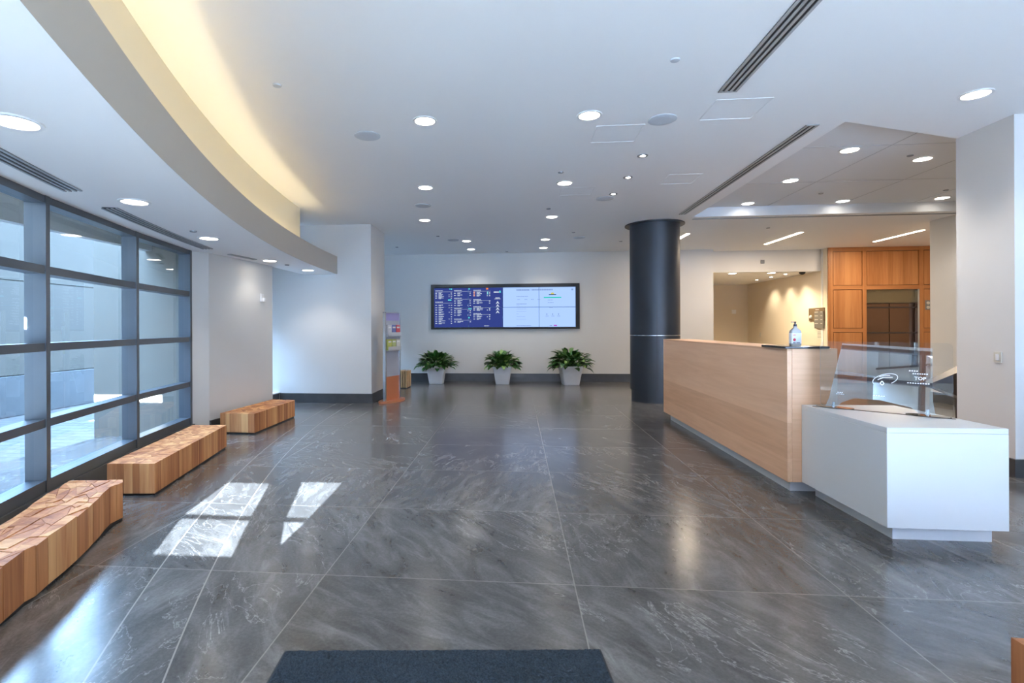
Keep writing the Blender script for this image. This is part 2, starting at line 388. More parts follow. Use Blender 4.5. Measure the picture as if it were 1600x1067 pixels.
sl = MB(); sl.box(-5.45, -4.64, 8.3, 9.7, .185, .205); struct(sl.build('trim_5', mTrimW))
# baseboards
def bb(name, segs, z=0.19):
    m = MB()
    for s in segs: m.box(*s, 0, z)
    return struct(m.build(name, mBase))
bb('baseboard_back', [(-5.4, 5.12, 13.858, 13.88)], 0.215)
bb('baseboard_block', [(-4.64, -2.778, 9.678, 9.70), (-2.80, -2.778, 9.70, 10.72)], 0.185)
bb('baseboard_pier', [(4.718, 4.74, 5.318, 5.99), (4.74, 7.0, 5.318, 5.34)], 0.175)
m = MB(); m.wallstrip([(-4.25, 6.75), (-4.10, 8.30)], 0, .18, .02, -1); struct(m.build('baseboard_window_end', mBase))
m = MB(); m.wallstrip(arc(22.50, YB, 6.56), 0, .17, .2, 1); struct(m.build('baseboard_window', mBase))
m = MB(); m.wallstrip([(7.93, 6.0), (7.93, 10.64)], 0, .19, .02, -1); struct(m.build('baseboard_right', mBase))

# ---- curved curtain wall
W1 = sempty('window_1', (-3.73, 3.74, 0))
ymull = [-2.1, -0.64, 0.82, 2.28, 3.735, 5.20, 6.505]
def radial(y, R): 
    x = CX - sqrt(22.52 ** 2 - (y - CY) ** 2); d = Vector((x - CX, y - CY)).normalized(); p = Vector((CX, CY)) + d * R
    return p, d
zt = [(0.17, 0.265), (0.68, 0.745), (1.28, 1.345), (1.89, 1.955), (2.45, HS)]
for y in ymull:
    m = MB(); p, d = radial(y, 22.595); t = Vector((-d.y, d.x))
    m.obox((p.x, p.y, (0.17 + HS) / 2), (d.x * .075, d.y * .075, 0), (t.x * .027, t.y * .027, 0), (0, 0, (HS - .17) / 2))
    m.build('mullion', mFrame, W1)
for i in range(len(ymull) - 1):
    (a, da), (b2, db) = radial(ymull[i], 22.53), radial(ymull[i + 1], 22.53)
    (a2, _), (b3, _) = radial(ymull[i], 22.66), radial(ymull[i + 1], 22.66)
    m = MB()
    for z0, z1 in zt: m.prism([tuple(a), tuple(b2), tuple(b3), tuple(a2)], z0, z1)
    m.build('transom', mFrame, W1)
    (g1, _), (g2, _) = radial(ymull[i], 22.61), radial(ymull[i + 1], 22.61)
    m = MB(); 
    for k in range(4): m.face([(g1.x, g1.y, zt[k][1]), (g2.x, g2.y, zt[k][1]), (g2.x, g2.y, zt[k + 1][0]), (g1.x, g1.y, zt[k + 1][0])])
    m.build('glass_pane', mGlass, W1)
m = MB(); m.prism([(-5.75, 6.50), (-4.52, 6.50), (-4.42, 6.60), (-5.75, 6.60)], -.12, 5.0); m.box(-5.75, -5.61, 6.6, 8.3, -.12, 5.0); struct(m.build('wall_outside_pier', pm('pier_stone', (.20, .18, .15), .9, spec=.1, noise=.05)))
# pale reveal strip between last mullion and the short wall
m = MB(); m.prism([(-4.375, 6.535), (-4.25, 6.75), (-4.40, 6.80)], 0.0, HS); struct(m.build('trim_6', mWall))

# ---- entrance facade behind the camera: low glazing, added header, its slits shaped to cast the sun patches
SD = 0.3295; EL = .332
def proj(p): return (p[0] + SD * (p[1] - YB), EL * (p[1] - YB) / 0.95)
holes = []
for poly in ([(-1.81, 3.10), (-2.34, 3.09), (-2.57, 3.70), (-2.02, 3.70)],
             [(-2.05, 3.785), (-2.60, 3.785), (-2.69, 4.42), (-2.72, 4.60), (-2.31, 4.60)],
             [(-1.58, 3.29), (-1.745, 3.70), (-1.585, 3.70)],
             [(-1.77, 3.785), (-2.03, 4.70), (-1.64, 4.73), (-1.59, 3.785)]):
    holes.append([proj(p) for p in poly])
hw = pface([(-5.0, 1.46), (7.1, 1.46), (7.1, 2.66), (-5.0, 2.66)], 0, holes)
hd = MB()
for y, flip in ((YB, False), (YB + .012, True)):
    for f in hw.f:
        p = [(hw.v[i][0], y, hw.v[i][1]) for i in f]; hd.face(p[::-1] if flip else p)
struct(hd.build('wall_front', mWall))
W4 = sempty('window_4', (0, YB, 0))
f = MB()
for i in range(13): 
    x = -4.95 + i * 1.0; f.box(x - .03, x + .03, YB - .08, YB + .05, 0, 1.46); f.box(x - .03, x + .03, YB - .08, YB + .05, 2.66, H)
f.box(-5, 7.1, YB - .05, YB + .05, 0, .06); f.box(-5, 7.1, YB - .05, YB + .05, 1.40, 1.46); f.box(-5, 7.1, YB - .05, YB + .05, 2.66, 2.70); f.box(-5, 7.1, YB - .05, YB + .05, H - .04, H + .02)
f.build('frame', mFrame, W4)
g = MB(); g.face([(-5, YB, .06), (7.1, YB, .06), (7.1, YB, 1.40), (-5, YB, 1.40)]); g.face([(-5, YB, 2.70), (7.1, YB, 2.70), (7.1, YB, H - .04), (-5, YB, H - .04)]); g.build('pane', mGlassT, W4)
g = MB(); g.face([(-3, YB + .006, 1.8), (2, YB + .006, 1.8), (2, YB + .006, 2.62), (-3, YB + .006, 2.62)]); g.build('sun_dimming_pane', mGlassD, W4)  # unseen dark pane added behind the slits to dim the sun patches

# ================================================================== OUTSIDE
def paving_mat():
    m, nt, out = new_mat('stone_paving')
    b = N(nt, 'ShaderNodeBsdfPrincipled', Roughness=0.8)
    tc = N(nt, 'ShaderNodeTexCoord'); br = N(nt, 'ShaderNodeTexBrick'); br.inputs['Scale'].default_value = 0.9
    br.inputs['Color1'].default_value = (.075, .071, .068, 1); br.inputs['Color2'].default_value = (.10, .094, .09, 1); br.inputs['Mortar'].default_value = (.05, .05, .05, 1)
    br.inputs['Mortar Size'].default_value = 0.02; br.inputs['Row Height'].default_value = 0.18
    L(nt, tc.outputs['Object'], br.inputs['Vector']); L(nt, br.outputs[0], b.inputs['Base Color']); L(nt, b.outputs[0], out.inputs[0]); return m
mPaving = paving_mat()
m = MB(); m.box(-60, 60, -60, YB - .05, -.125, -.12); struct(m.build('floor_street', pm('pale_concrete', (.70, .70, .70), .8)))  # unseen street ground, made pale to bounce sun onto the ceiling
m = MB(); m.face([(-60, -60, -.13), (60, -60, -.13), (60, 60, -.13), (-60, 60, -.13)]); tag(m.build('pavement', mPaving), 'pale paved ground outside beyond the glass', 'pavement')
bpy.data.objects['pavement']['kind'] = 'structure'; del bpy.data.objects['pavement']['label']; del bpy.data.objects['pavement']['category']
bpy.data.objects['pavement'].name = 'floor_outside'
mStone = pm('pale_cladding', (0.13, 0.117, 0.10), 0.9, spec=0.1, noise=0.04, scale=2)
bl = thing('neighbour_building', 'pale stone-clad building with dark plinth seen through the curved windows', 'building', (-9.2, 2, -.12))
m = MB()
for i in range(8):
    for k in range(2): m.box(-9.5, -9.2, -2.38 + i * 2.6 + .01, .22 + i * 2.6 - .01, .62 + k * 1.75, .62 + (k + 1) * 1.75 - .02)
m.box(-9.6, -9.22, -2.38, 18.4, .6, 4.1)
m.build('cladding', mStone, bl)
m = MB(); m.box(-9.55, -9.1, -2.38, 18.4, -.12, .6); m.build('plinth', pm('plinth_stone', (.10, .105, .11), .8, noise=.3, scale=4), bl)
wall('wall_sun_block', [(-30, -4.95, YB - 3.5, YB - .02, -.12, 9.6)], mStone)  # unseen block added to keep sun off the cladding and left yard
# street building whose reflection shows in the counter shield
sb = thing('street_building', 'pinkish brick building with rows of windows across the street', 'building', (4, -22, -.12))
mBrick = pm('pink_brick', (0.50, 0.36, 0.33), 0.8, noise=.12, scale=3)
m = MB(); m.box(-26, 34, -26, -22, -.12, 6.6); m.build('wall', mBrick, sb)
m = MB(); m.box(-26, 34, -22.25, -22.0, 3.1, 3.6); m.box(-26, 34, -22.25, -22.0, 6.3, 6.62); m.build('cornice', pm('pale_band', (.72, .73, .75), .6), sb)
mWin = pm('dark_window_glass', (.05, .07, .10), .1, spec=.8); mWF = pm('window_surround', (.66, .66, .66), .5)
for i in range(12):
    for k in range(2):
        x = -22 + i * 4.3; z = .9 if k < 1 else 4.1
        f = MB(); f.box(x - .9, x + .9, -22.06, -21.96, z - .1, z + 1.6); fo = f.build('window', mWF, sb)
        g = MB(); g.box(x - .78, x - .04, -21.99, -21.93, z, z + 1.5); g.box(x + .04, x + .78, -21.99, -21.93, z, z + 1.5)
        go = g.build('pane', mWin, fo, origin=tuple(sb['_o']))
can = MB(); can.box(-9, 9, YB - 2.5, YB - .02, 3.46, 3.62)  # unseen slab added to stop sun entering through the high glazing
struct(can.build('roof_sun_shade', pm('sun_shade_paint', (.7, .72, .74), .5)))

# ================================================================== CEILING FITTINGS
def spotlamp(parent, size, energy, col, blend=.6, radius=.06, z=-0.02, ang=radians(115)):
    ld = bpy.data.lights.new('lamp', 'SPOT'); ld.energy = energy; ld.color = col; ld.spot_size = ang; ld.spot_blend = blend; ld.shadow_soft_size = radius
    o = bpy.data.objects.new('lamp', ld); COL.objects.link(o); o.parent = parent; o.location = (0, 0, z); return o
def downlight(label, x, y, z, r=.098, energy=34, group='round recessed downlights'):
    t = thing('downlight', label, 'ceiling light', (x, y, z), group)
    m = MB(); m.lathe(x, y, [(r + .022, z + .001), (r + .020, z - .008), (r, z - .009), (r - .004, z - .002)], 40); m.build('trim_ring', mTrimW, t)
    m = MB(); m.cyl(x, y, z - .004, z - .001, r - .003, n=40); m.build('lens', mLens, t)
    spotlamp(t, r, energy, (1.0, .93, .84))
    return t
dl = [
 ('round downlight in the main ceiling nearest the camera, left row', -.88, 4.93, H), ('round downlight in the main ceiling nearest the camera, right row', .70, 4.96, H),
 ('second lit downlight of the left row, between the two left round speakers', -1.295, 7.27, H), ('second lit downlight of the right row beside the small adjustable spots', .68, 7.25, H),
 ('third lit downlight of the left row, just in front of the wall block', -1.70, 9.46, H), ('third lit downlight of the right row, left of the dark column top', .65, 9.43, H),
 ('fourth downlight on the left, front one of the small far pair above the screen wall', -1.147, 11.84, H), ('last downlight on the left, closest to the wall above the screens', -1.155, 13.1, H),
 ('fourth downlight on the right, front one of the far pair above the screens', .666, 11.84, H), ('last downlight on the right, closest to the screen wall', .686, 13.06, H),
 ('large downlight at the upper right, just before the white pier', 4.0, 4.85, H),
 ('nearest downlight in the raised coffer, left side', 4.13, 6.76, HR), ('second downlight along the left side of the raised coffer', 4.10, 8.08, HR),
 ('farthest left downlight in the raised coffer, nearest the column', 4.10, 9.50, HR), ('middle downlight at the far edge of the raised coffer', 5.69, 9.50, HR),
 ('downlight in the raised coffer closest to the white pier', 5.31, 7.22, HR), ('far right downlight of the coffer, tucked behind the white pier edge', 7.257, 9.45, HR)]
for lab, x, y, z in dl: downlight(lab, x, y, z, energy=(28 if y > 9 else 85) if z == HR else 26)
sfl = [('large downlight in the low soffit cut by the left picture edge', -2.53, 2.38), ('second downlight in the low soffit, above the middle bench', -3.145, 3.97),
       ('third downlight in the low soffit, above the last window', -3.56, 5.66), ('fourth downlight in the low soffit, in front of the plain wall', -3.80, 7.62),
       ('last downlight at the tip of the low curved soffit', -3.75, 8.95)]
for lab, x, y in sfl: downlight(lab, x, y, HS, energy=6 if y > 7 and y < 8 else 18)
# glow on the plain wall piece comes from the soffit downlight near it
def disc_item(name, cat, label, x, y, z, r, mat, th=.012, group=None):
    m = MB(); m.lathe(x, y, [(r * .55, z - th), (r * .9, z - th), (r, z - th * .5), (r, z)], 32); m.face([(x + r * .55 * cos(-2 * pi * i / 32), y + r * .55 * sin(-2 * pi * i / 32), z - th) for i in range(32)])
    return tag(m.build(name, mat, origin=(x, y, z)), label, cat, group)
g = 'round ceiling speakers'
for lab, x, y, r in [('flat round grey speaker near the glowing cove', -1.548, 5.247, .135), ('flat round pale speaker in the ceiling left of the diagonal slot vent', 1.422, 5.13, .135),
                  ('small-looking round speaker between the left row downlights', -1.524, 8.33, .135), ('round speaker just left of the column cap beside an access panel', 1.387, 8.184, .135),
                  ('far left round speaker by the wall block', -1.44, 11.68, .13), ('far round speaker in the ceiling near the screen wall, right', 1.41, 11.67, .13)]:
    disc_item('ceiling_speaker', 'speaker', lab, x, y, H, r, mGrey, group=g)
g = 'sprinkler caps'
for lab, x, y, z in [('small round sprinkler cap left, in the yellow glow of the cove', -1.968, 4.084, H), ('small round sprinkler cap nearest the camera, left of the large slot vent', 1.202, 3.992, H),
                     ('small dark sprinkler cap just beyond the second right-row downlight', .581, 6.739, H), ('small dark sprinkler cap between two right-row downlights', .55, 8.785, H),
                     ('tiny sprinkler cap right of the wall block', -1.715, 11.15, H), ('tiny sprinkler cap far left near the screen wall', -2.958, 12.53, H),
                     ('tiny sprinkler cap directly above the screens', -.248, 13.6, H), ('tiny sprinkler cap left of the column cap', 1.213, 11.03, H), ('tiny sprinkler cap right at the column beside the far wall', 2.45, 12.31, H),
                     ('sprinkler cap between the linear lamps and the coffer', 5.133, 10.98, H), ('sprinkler cap in the coffer beside its downlight by the pier', 5.046, 7.064, HR),
                     ('sprinkler cap in the middle of the coffer', 5.0, 8.916, HR), ('sprinkler cap at the far right of the coffer', 6.909, 8.923, HR),
                     ('dark sprinkler cap in the low soffit over the windows', -3.466, 5.228, HS), ('dark sprinkler cap in the low soffit near its tip', -3.776, 8.16, HS)]:
    disc_item('ceiling_sprinkler', 'sprinkler', lab, x, y, z, .036, mDkMetal if z != H or y > 4.5 else mGrey, .01, g)
# small adjustable spots
for k, (lab, x, y) in enumerate([('nearest of three small adjustable spotlights left of the coffer', 1.487, 6.187), ('middle of three small adjustable spotlights left of the coffer', 1.503, 7.064), ('farthest of three small adjustable spotlights, nearest the column', 1.467, 7.922)]):
    t = thing('spotlight', lab, 'ceiling light', (x, y, H), 'small adjustable ceiling spots')
    m = MB(); m.lathe(x, y, [(.062, H + .001), (.06, H - .008), (.044, H - .008), (.036, H - .001)], 32); m.build('trim_ring', mDkMetal, t)
    m = MB(); m.cyl(x + .006, y + .012, H - .004, H - .001, .026, n=24); m.build('lens', mLensS, t)
# access panels: thin raised outline
for lab, x0, x1, y0, y1 in [('square access panel outline beside the first right-row downlight', .815, 1.28, 5.235, 5.70), ('square access panel outline at the end of the large slot vent', 1.785, 2.265, 4.74, 5.185),
                            ('square access panel outline left of the long slot vent', 2.03, 2.455, 7.0, 7.45), ('faint access panel outline behind the second right-row downlight', .66, 1.13, 7.50, 7.92)]:
    m = MB(); w = .005
    m.box(x0, x1, y0 - w, y0 + w, H - .004, H); m.box(x0, x1, y1 - w, y1 + w, H - .004, H); m.box(x0 - w, x0 + w, y0, y1, H - .004, H); m.box(x1 - w, x1 + w, y0, y1, H - .004, H)
    tag(m.build('ceiling_access_panel', mTrimW, origin=((x0 + x1) / 2, (y0 + y1) / 2, H)), lab, 'access panel', 'ceiling access panels')
# linear slot vents
def slotvent(label, p0, p1, w, nsl, z=H, zbot=None):
    t = thing('slot_vent', label, 'air vent', (p0[0], p0[1], z), 'linear slot vents')
    a, b2 = Vector(p0), Vector(p1); d = (b2 - a).normalized(); n = Vector((-d.y, d.x)); mid = (a + b2) / 2; hl = (b2 - a).length / 2
    m = MB(); m.obox((mid.x, mid.y, z - .002), (d.x * hl, d.y * hl, 0), (n.x * w / 2, n.y * w / 2, 0), (0, 0, .002)); m.build('slot', mBlack, t)
    f = MB(); sw = w / (2 * nsl + 1.6)
    k = nsl + 1
    for i in range(k):
        off = -w / 2 + sw * .55 + i * (w - sw * 1.1) / nsl
        f.obox((mid.x + n.x * off, mid.y + n.y * off, z - .005), (d.x * hl, d.y * hl, 0), (n.x * sw * .55, n.y * sw * .55, 0), (0, 0, .005))
    for s in (-1, 1):
        q = mid + d * hl * s; f.obox((q.x, q.y, z - .005), (d.x * .008, d.y * .008, 0), (n.x * w / 2, n.y * w / 2, 0), (0, 0, .0052))
    f.build('frame', mSlotF, t); return t
slotvent('large three-slot linear air vent running off the top of the picture', (1.81, 1.6), (1.81, 4.57), .155, 3)
slotvent('long linear air vent along the left side of the coffer towards the column', (2.965, 5.42), (2.965, 9.47), .12, 2)
slotvent('thin linear slot across the ceiling behind the coffer', (3.3, 9.93), (7.84, 9.93), .05, 1)
def arcvent(label, R0, R1, y0, y1):
    t = thing('slot_vent', label, 'air vent', (CX - R1, (y0 + y1) / 2, HS), 'linear slot vents')
    m = MB(); a = arc(R0, y0, y1, 16); m.wallstrip(a, HS - .003, HS, R1 - R0, 1); m.build('slot', mBlack, t)
    f = MB()
    for i in range(4):
        R = R0 + (R1 - R0) * i / 3.0; f.wallstrip(arc(R, y0, y1, 16), HS - .009, HS, .018, 1)
    f.build('frame', mSlotF, t)
arcvent('curved three-slot air vent in the soffit cut by the left picture edge', 22.165, 22.29, 1.0, 3.61)
arcvent('curved three-slot air vent in the soffit over the second and third windows', 22.165, 22.29, 4.15, 6.40)
slotvent('short slot vent in the soffit close to the plain wall', (-4.03, 6.9), (-3.955, 7.45), .07, 1, HS)
# linear lamps beyond the coffer
for lab, x, y0, y1, n in [('short visible end of a linear ceiling lamp beside the column', 3.70, 11.45, 12.6, 1), ('warm linear ceiling lamp in front of the corridor opening', 6.08, 11.55, 13.13, 1), ('warm linear ceiling lamp in front of the wood panelled lift wall', 8.52, 11.58, 13.05, 1)]:
    t = thing('linear_lamp', lab, 'ceiling light', (x, (y0 + y1) / 2, H), 'linear ceiling lamps')
    m = MB(); m.box(x - .055, x + .055, y0 - .01, y1 + .01, H - .004, H); m.build('frame', mTrimW, t)
    m = MB(); m.box(x - .04, x + .04, y0, y1, H - .008, H - .003); m.build('lens', mLine, t)
    ld = bpy.data.lights.new('lamp', 'AREA'); ld.shape = 'RECTANGLE'; ld.size = .08; ld.size_y = y1 - y0; ld.energy = 12 if x < 4 else 28; ld.color = (1, .80, .58)
    o = bpy.data.objects.new('lamp', ld); COL.objects.link(o); o.parent = t; o.location = (0, 0, -.012)
# corridor soffit lights, camera dome, alarm
for lab, x, y in [('left round lamp under the corridor head', 5.85, 14.5), ('right round lamp under the corridor head', 6.86, 14.5)]:
    t = thing('downlight', lab, 'ceiling light', (x, y, 2.9), 'corridor downlights')
    m = MB(); m.lathe(x, y, [(.12, 2.905), (.118, 2.895), (.1, 2.893), (.095, 2.90)], 32); m.build('trim_ring', mTrimW, t)
    m = MB(); m.cyl(x, y, 2.894, 2.899, .096, n=32); m.build('lens', mLens, t)
    spotlamp(t, .1, 95, (1, .80, .55), z=-.02, ang=radians(150))
for x, y in [(7.42, 14.9), (7.42, 15.7), (7.42, 16.6)]:
    t = thing('spotlight', {14.9: 'corridor ceiling spotlight nearest the lobby washing the tan wall', 15.7: 'second corridor ceiling spotlight washing the tan wall', 16.6: 'third corridor ceiling spotlight, deepest in, washing the tan wall'}[y], 'ceiling light', (x, y, 2.905), 'corridor wall washers')
    m = MB(); m.lathe(x, y, [(.06, 2.906), (.058, 2.896), (.04, 2.896)], 24); m.build('trim_ring', mTrimW, t)
    m = MB(); m.cyl(x, y, 2.898, 2.903, .04, n=24); m.build('lens', mLensS, t)
    s = spotlamp(t, .04, 36, (1, .86, .64), blend=1.0, radius=.08, z=-.03, ang=radians(84)); s.rotation_euler = (0, radians(-26), 0)
m = MB(); m.lathe(7.62, 14.45, [(.075, 2.905), (.075, 2.885), (.06, 2.86), (.03, 2.84), (.001, 2.835)], 24); tag(m.build('ceiling_camera', mBlack, origin=(7.62, 14.45, 2.9)), 'small black security camera dome under the corridor head', 'security camera')
m = MB(); m.obox((6.50, 14.21, 3.17), (.05, 0, 0), (0, .012, 0), (0, 0, .05)); o = tag(bevel(m.build('fire_alarm', mDkMetal, origin=(6.50, 14.21, 3.17)), .02, 3), 'small round dark alarm on the corridor head', 'alarm')
# LED strip in the cove
m = MB(); m.wallstrip(arc(21.44, YB + .2, 8.2, 50), 2.61, 2.63, .03, 1)
tag(m.build('cove_light', mLED, origin=(-3.2, 5, 2.61)), 'warm yellow light strip hidden behind the curved fascia', 'light strip')

# ================================================================== COLUMN
t = thing('column', 'round charcoal metal column at the far end of the wooden desk', 'column', (2.72, 10.40, 0))
m = MB(); m.cyl(2.72, 10.40, .225, 1.285, .468, n=64); m.build('lower_casing', mCol, t)
m = MB(); m.cyl(2.72, 10.40, 1.297, H, .468, n=64); m.build('upper_casing', mCol, t)
m = MB(); m.cyl(2.72, 10.40, 0, .225, .445, n=64); m.build('plinth', mCol, t)
m = MB(); m.cyl(2.72, 10.40, 1.284, 1.298, .462, n=64); m.build('seam', mSteel, t)
m = MB(); m.cyl(2.72, 10.40, H - .02, H, .56, n=64); m.build('cap', mCol, t)
m = MB()
for a in (-100, 20, 140): 
    m.obox((2.72 + .468 * cos(radians(a)), 10.4 + .468 * sin(radians(a)), 1.85), (.004 * -sin(radians(a)), .004 * cos(radians(a)), 0), (.0015 * cos(radians(a)), .0015 * sin(radians(a)), 0), (0, 0, 1.6))
m.build('joint', mColDark, t)

# ================================================================== DESK
D = thing('reception_desk', 'long light-wood reception desk standing before the dark column', 'desk', (2.52, 6.5, 0))
m = MB(); m.box(2.32, 2.36, 4.64, 8.37, .11, 1.26); bevel(m.build('front_panel', mDesk, D), .003)
m = MB(); m.box(2.3605, 2.73, 4.64, 4.68, .11, 1.26); bevel(m.build('end_panel', mDeskX, D), .003)
m = MB(); m.box(2.3605, 2.73, 8.33, 8.37, .11, 1.26); bevel(m.build('end_panel', mDeskX, D), .003)
m = MB(); m.box(2.69, 2.73, 4.681, 8.329, .11, 1.26); m.build('back_panel', mDesk, D)
m = MB(); m.box(2.3605, 2.689, 4.681, 8.329, 1.235, 1.26); m.build('top', mDesk, D)
m = MB(); m.box(2.40, 2.68, 4.76, 8.28, 0, .112); m.build('plinth', mSolid, D)
m = MB(); m.box(2.295, 2.655, 4.615, 5.05, 1.2605, 1.280); o = bevel(m.build('counter_slab', mBlackSlab, origin=(2.47, 4.83, 1.26)), .004); tag(o, 'thin black stone slab on the near end of the wooden desk', 'counter slab')
WB = thing('white_counter', 'low angular white counter block joined to the near end of the wooden desk', 'counter', (2.8, 4.1, 0))
m = MB(); m.box(2.435, 3.175, 3.62, 4.638, .115, .745); bevel(m.build('body', mSolid, WB), .003)
m = MB(); m.box(2.435, 3.175, 3.62, 4.638, .7455, .78); bevel(m.build('top', mSolid, WB), .003)
m = MB(); m.box(2.545, 3.168, 3.735, 4.638, 0, .114); m.build('plinth', mSolid, WB)

# ---- clear shield on the white counter
G = thing('sneeze_guard', 'clear tilted shield with reflections standing on the white counter', 'counter shield', (2.83, 4.27, .78))
A = Vector((2.526, 4.525)); B = Vector((3.132, 3.998)); dd = (B - A).normalized(); nn = Vector((dd.y, -dd.x))   # nn points to the camera side
if nn.y > 0: nn = -nn
def gp(u, w, z): # u along, w out of plane toward camera
    p = A + dd * u + nn * w; return (p.x, p.y, z)
Lg = (B - A).length
def rounded(x0, x1, z0, z1, r, n=6):
    out = []
    for cx, cz, a0 in ((x1 - r, z0 + r, -90), (x1 - r, z1 - r, 0), (x0 + r, z1 - r, 90), (x0 + r, z0 + r, 180)):
        for i in range(n + 1):
            a = radians(a0 + 90 * i / n); out.append((cx + r * cos(a), cz + r * sin(a)))
    return out
def sheet(outline, w_of_z, th, name, mat, edge):
    """a sheet of even thickness following a 2-D outline (u, z)"""
    m = MB(); fr = [gp(u, w_of_z(z) + th / 2, z) for u, z in outline]; bk = [gp(u, w_of_z(z) - th / 2, z) for u, z in outline]
    m.face(fr); m.cur = 1; n = len(fr)
    m.raw(fr + bk, [(i, n + i, n + (i + 1) % n, (i + 1) % n) for i in range(n)])
    return m.build(name, [mat, edge], G)
sheet(rounded(0, Lg + .005, .785, 1.325, .035), lambda z: 0.0, .006, 'rear_sheet', mAcr, mEdge)
tilt = lambda z: .075 - (z - .78) * .11
top = [(.155, 1.312), (Lg - .105, 1.285)]
arch = [(Lg - .085, .80), (Lg - .17, .80), (Lg - .22, .845), (Lg - .40, .880), (.24, .88), (.16, .84), (.12, .80), (.05, .80), (.075, .87)]
sheet(top + [(Lg - .10, .90)] + arch, tilt, .006, 'front_sheet', mAcr2, mEdge)
for u in (.10, Lg - .13):
    m = MB(); c0 = gp(u, .0, .781)
    pts = [(c0[0] + dd.x * .13 * cos(a) + nn.x * .055 * sin(a), c0[1] + dd.y * .13 * cos(a) + nn.y * .055 * sin(a)) for a in [2 * pi * i / 28 for i in range(28)]]
    m.prism(pts, .781, .789); m.build('foot', mAcr, G)
    m = MB(); p = gp(u, .05, 0); m.cyl(p[0], p[1], .789, .835, .009, n=16); m.cyl(p[0], p[1], .80, .812, .014, n=16); m.build('bolt', mSteel, G)
m = MB(); m.prism([gp(-.05, .03, 0)[:2], gp(Lg + .02, .03, 0)[:2], gp(Lg + .02, .02, 0)[:2], gp(-.05, .02, 0)[:2]], .7805, .784); m.build('base_strip', mDark, G)
# reflected window graphics drawn into the shield as white marks
mMark = pm('white_reflection', (.9, .9, .92), .5)
def text_mesh(name, s, size, origin3, xdir, ydir, mat, parent, gorig, bold=0.0, align='CENTER'):
    cu = bpy.data.curves.new(name, 'FONT'); cu.body = s; cu.size = size; cu.align_x = align; cu.align_y = 'CENTER'; cu.offset = bold; cu.resolution_u = 2
    ob = bpy.data.objects.new(name, cu); COL.objects.link(ob)
    dg = bpy.context.evaluated_depsgraph_get(); me = bpy.data.meshes.new_from_object(ob.evaluated_get(dg)); bpy.data.objects.remove(ob)
    X, Y2 = Vector(xdir).normalized(), Vector(ydir).normalized(); Z = X.cross(Y2); O = Vector(origin3)
    for v in me.vertices:
        c = v.co.copy(); q = O + X * c.x + Y2 * c.y - Vector(gorig); v.co = q
    me.materials.clear(); me.materials.append(mat)
    o = bpy.data.objects.new(name, me); COL.objects.link(o); o.parent = parent; return o
go = tuple(G['_o'])
ud = (dd.x, dd.y, 0); vd = Vector((nn.x * -.12, nn.y * -.12, 1)).normalized()
def gfront(u, z): return gp(u, tilt(z) + .005, z)
text_mesh('lettering', 'TOP', .034, gfront(Lg - .17, 1.06), ud, vd, mMark, G, go, .0008)
m = MB()
def ribbon(m, pts, w):
    for i in range(len(pts) - 1):
        (u0, z0), (u1, z1) = pts[i], pts[i + 1]; l = hypot(u1 - u0, z1 - z0) or 1; a, b = -(z1 - z0) / l * w, (u1 - u0) / l * w
        m.face([gfront(u0 - a, z0 - b), gfront(u1 - a, z1 - b), gfront(u1 + a, z1 + b), gfront(u0 + a, z0 + b)])
ec = (.43, 1.04)
ribbon(m, [(ec[0] + .075 * cos(radians(a)) , ec[1] + .042 * sin(radians(a)) + .022 * cos(radians(a))) for a in range(-60, 215, 12)], .0022)
ribbon(m, [(ec[0] - .045, ec[1] - .005), (ec[0] - .01, ec[1] + .016), (ec[0] + .045, ec[1] + .02)], .003)
ribbon(m, [(ec[0] - .035, ec[1] + .02), (ec[0], ec[1] + .032), (ec[0] + .03, ec[1] + .034)], .003)
ribbon(m, [(ec[0] - .03, ec[1] - .03), (ec[0] - .018, ec[1] - .012), (ec[0] - .006, ec[1] - .03), (ec[0] - .018, ec[1] - .045), (ec[0] - .03, ec[1] - .03)], .003)
m.build('emblem', mMark, G)
for (u, z, w, n) in [(.56, 1.025, .13, 9), (.57, 1.115, .055, 4), (.59, 1.095, .09, 7), (.12, .905, .06, 4), (.36, .913, .075, 5), (.13, .918, .04, 3)]:
    m = MB()
    for i in range(n):
        a = u + w * i / n; ribbon(m, [(a, z), (a + w / n * .65, z)], .004)
    m.build('text_line', mMark, G)


# ---- sanitizer bottle
sx, sy, sz = 2.49, 4.84, 1.2805
S = thing('hand_sanitizer_bottle', 'clear sanitizer pump bottle with white label on the black slab', 'bottle', (sx, sy, sz))
mClear = pm('clear_gel', (.85, .88, .90), .12, spec=.6); mClear.node_tree.nodes['Principled BSDF'].inputs['Transmission Weight'].default_value = .5
def rrect(hx, hy, r, n=5):
    o = []
    for cx, cy, a0 in ((hx - r, hy - r, 0), (-hx + r, hy - r, 90), (-hx + r, -hy + r, 180), (hx - r, -hy + r, 270)):
        for i in range(n + 1): a = radians(a0 + 90 * i / n); o.append((cx + r * cos(a), cy + r * sin(a)))
    return o
m = MB(); prof = [(0, .92), (.01, 1), (.115, 1), (.135, .88), (.15, .55), (.158, .32), (.172, .32)]
base = rrect(.044, .030, .016); n = len(base)
rings = [[(sx + p[0] * s, sy + p[1] * s, sz + z) for p in base] for z, s in prof]
m.raw([q for r in rings for q in r], [(k * n + i, k * n + (i + 1) % n, (k + 1) * n + (i + 1) % n, (k + 1) * n + i) for k in range(len(prof) - 1) for i in range(n)], True)
m.face(rings[0][::-1]); m.build('bottle', mClear, S)
m = MB(); lb = rrect(.0448, .0308, .0165)
m.raw([(sx + p[0], sy + p[1], sz + z) for z in (.018, .112) for p in lb], [(i, (i + 1) % n, n + (i + 1) % n, n + i) for i in range(n)], True); m.build('label', pm('label_white', (.92, .92, .92), .4), S)
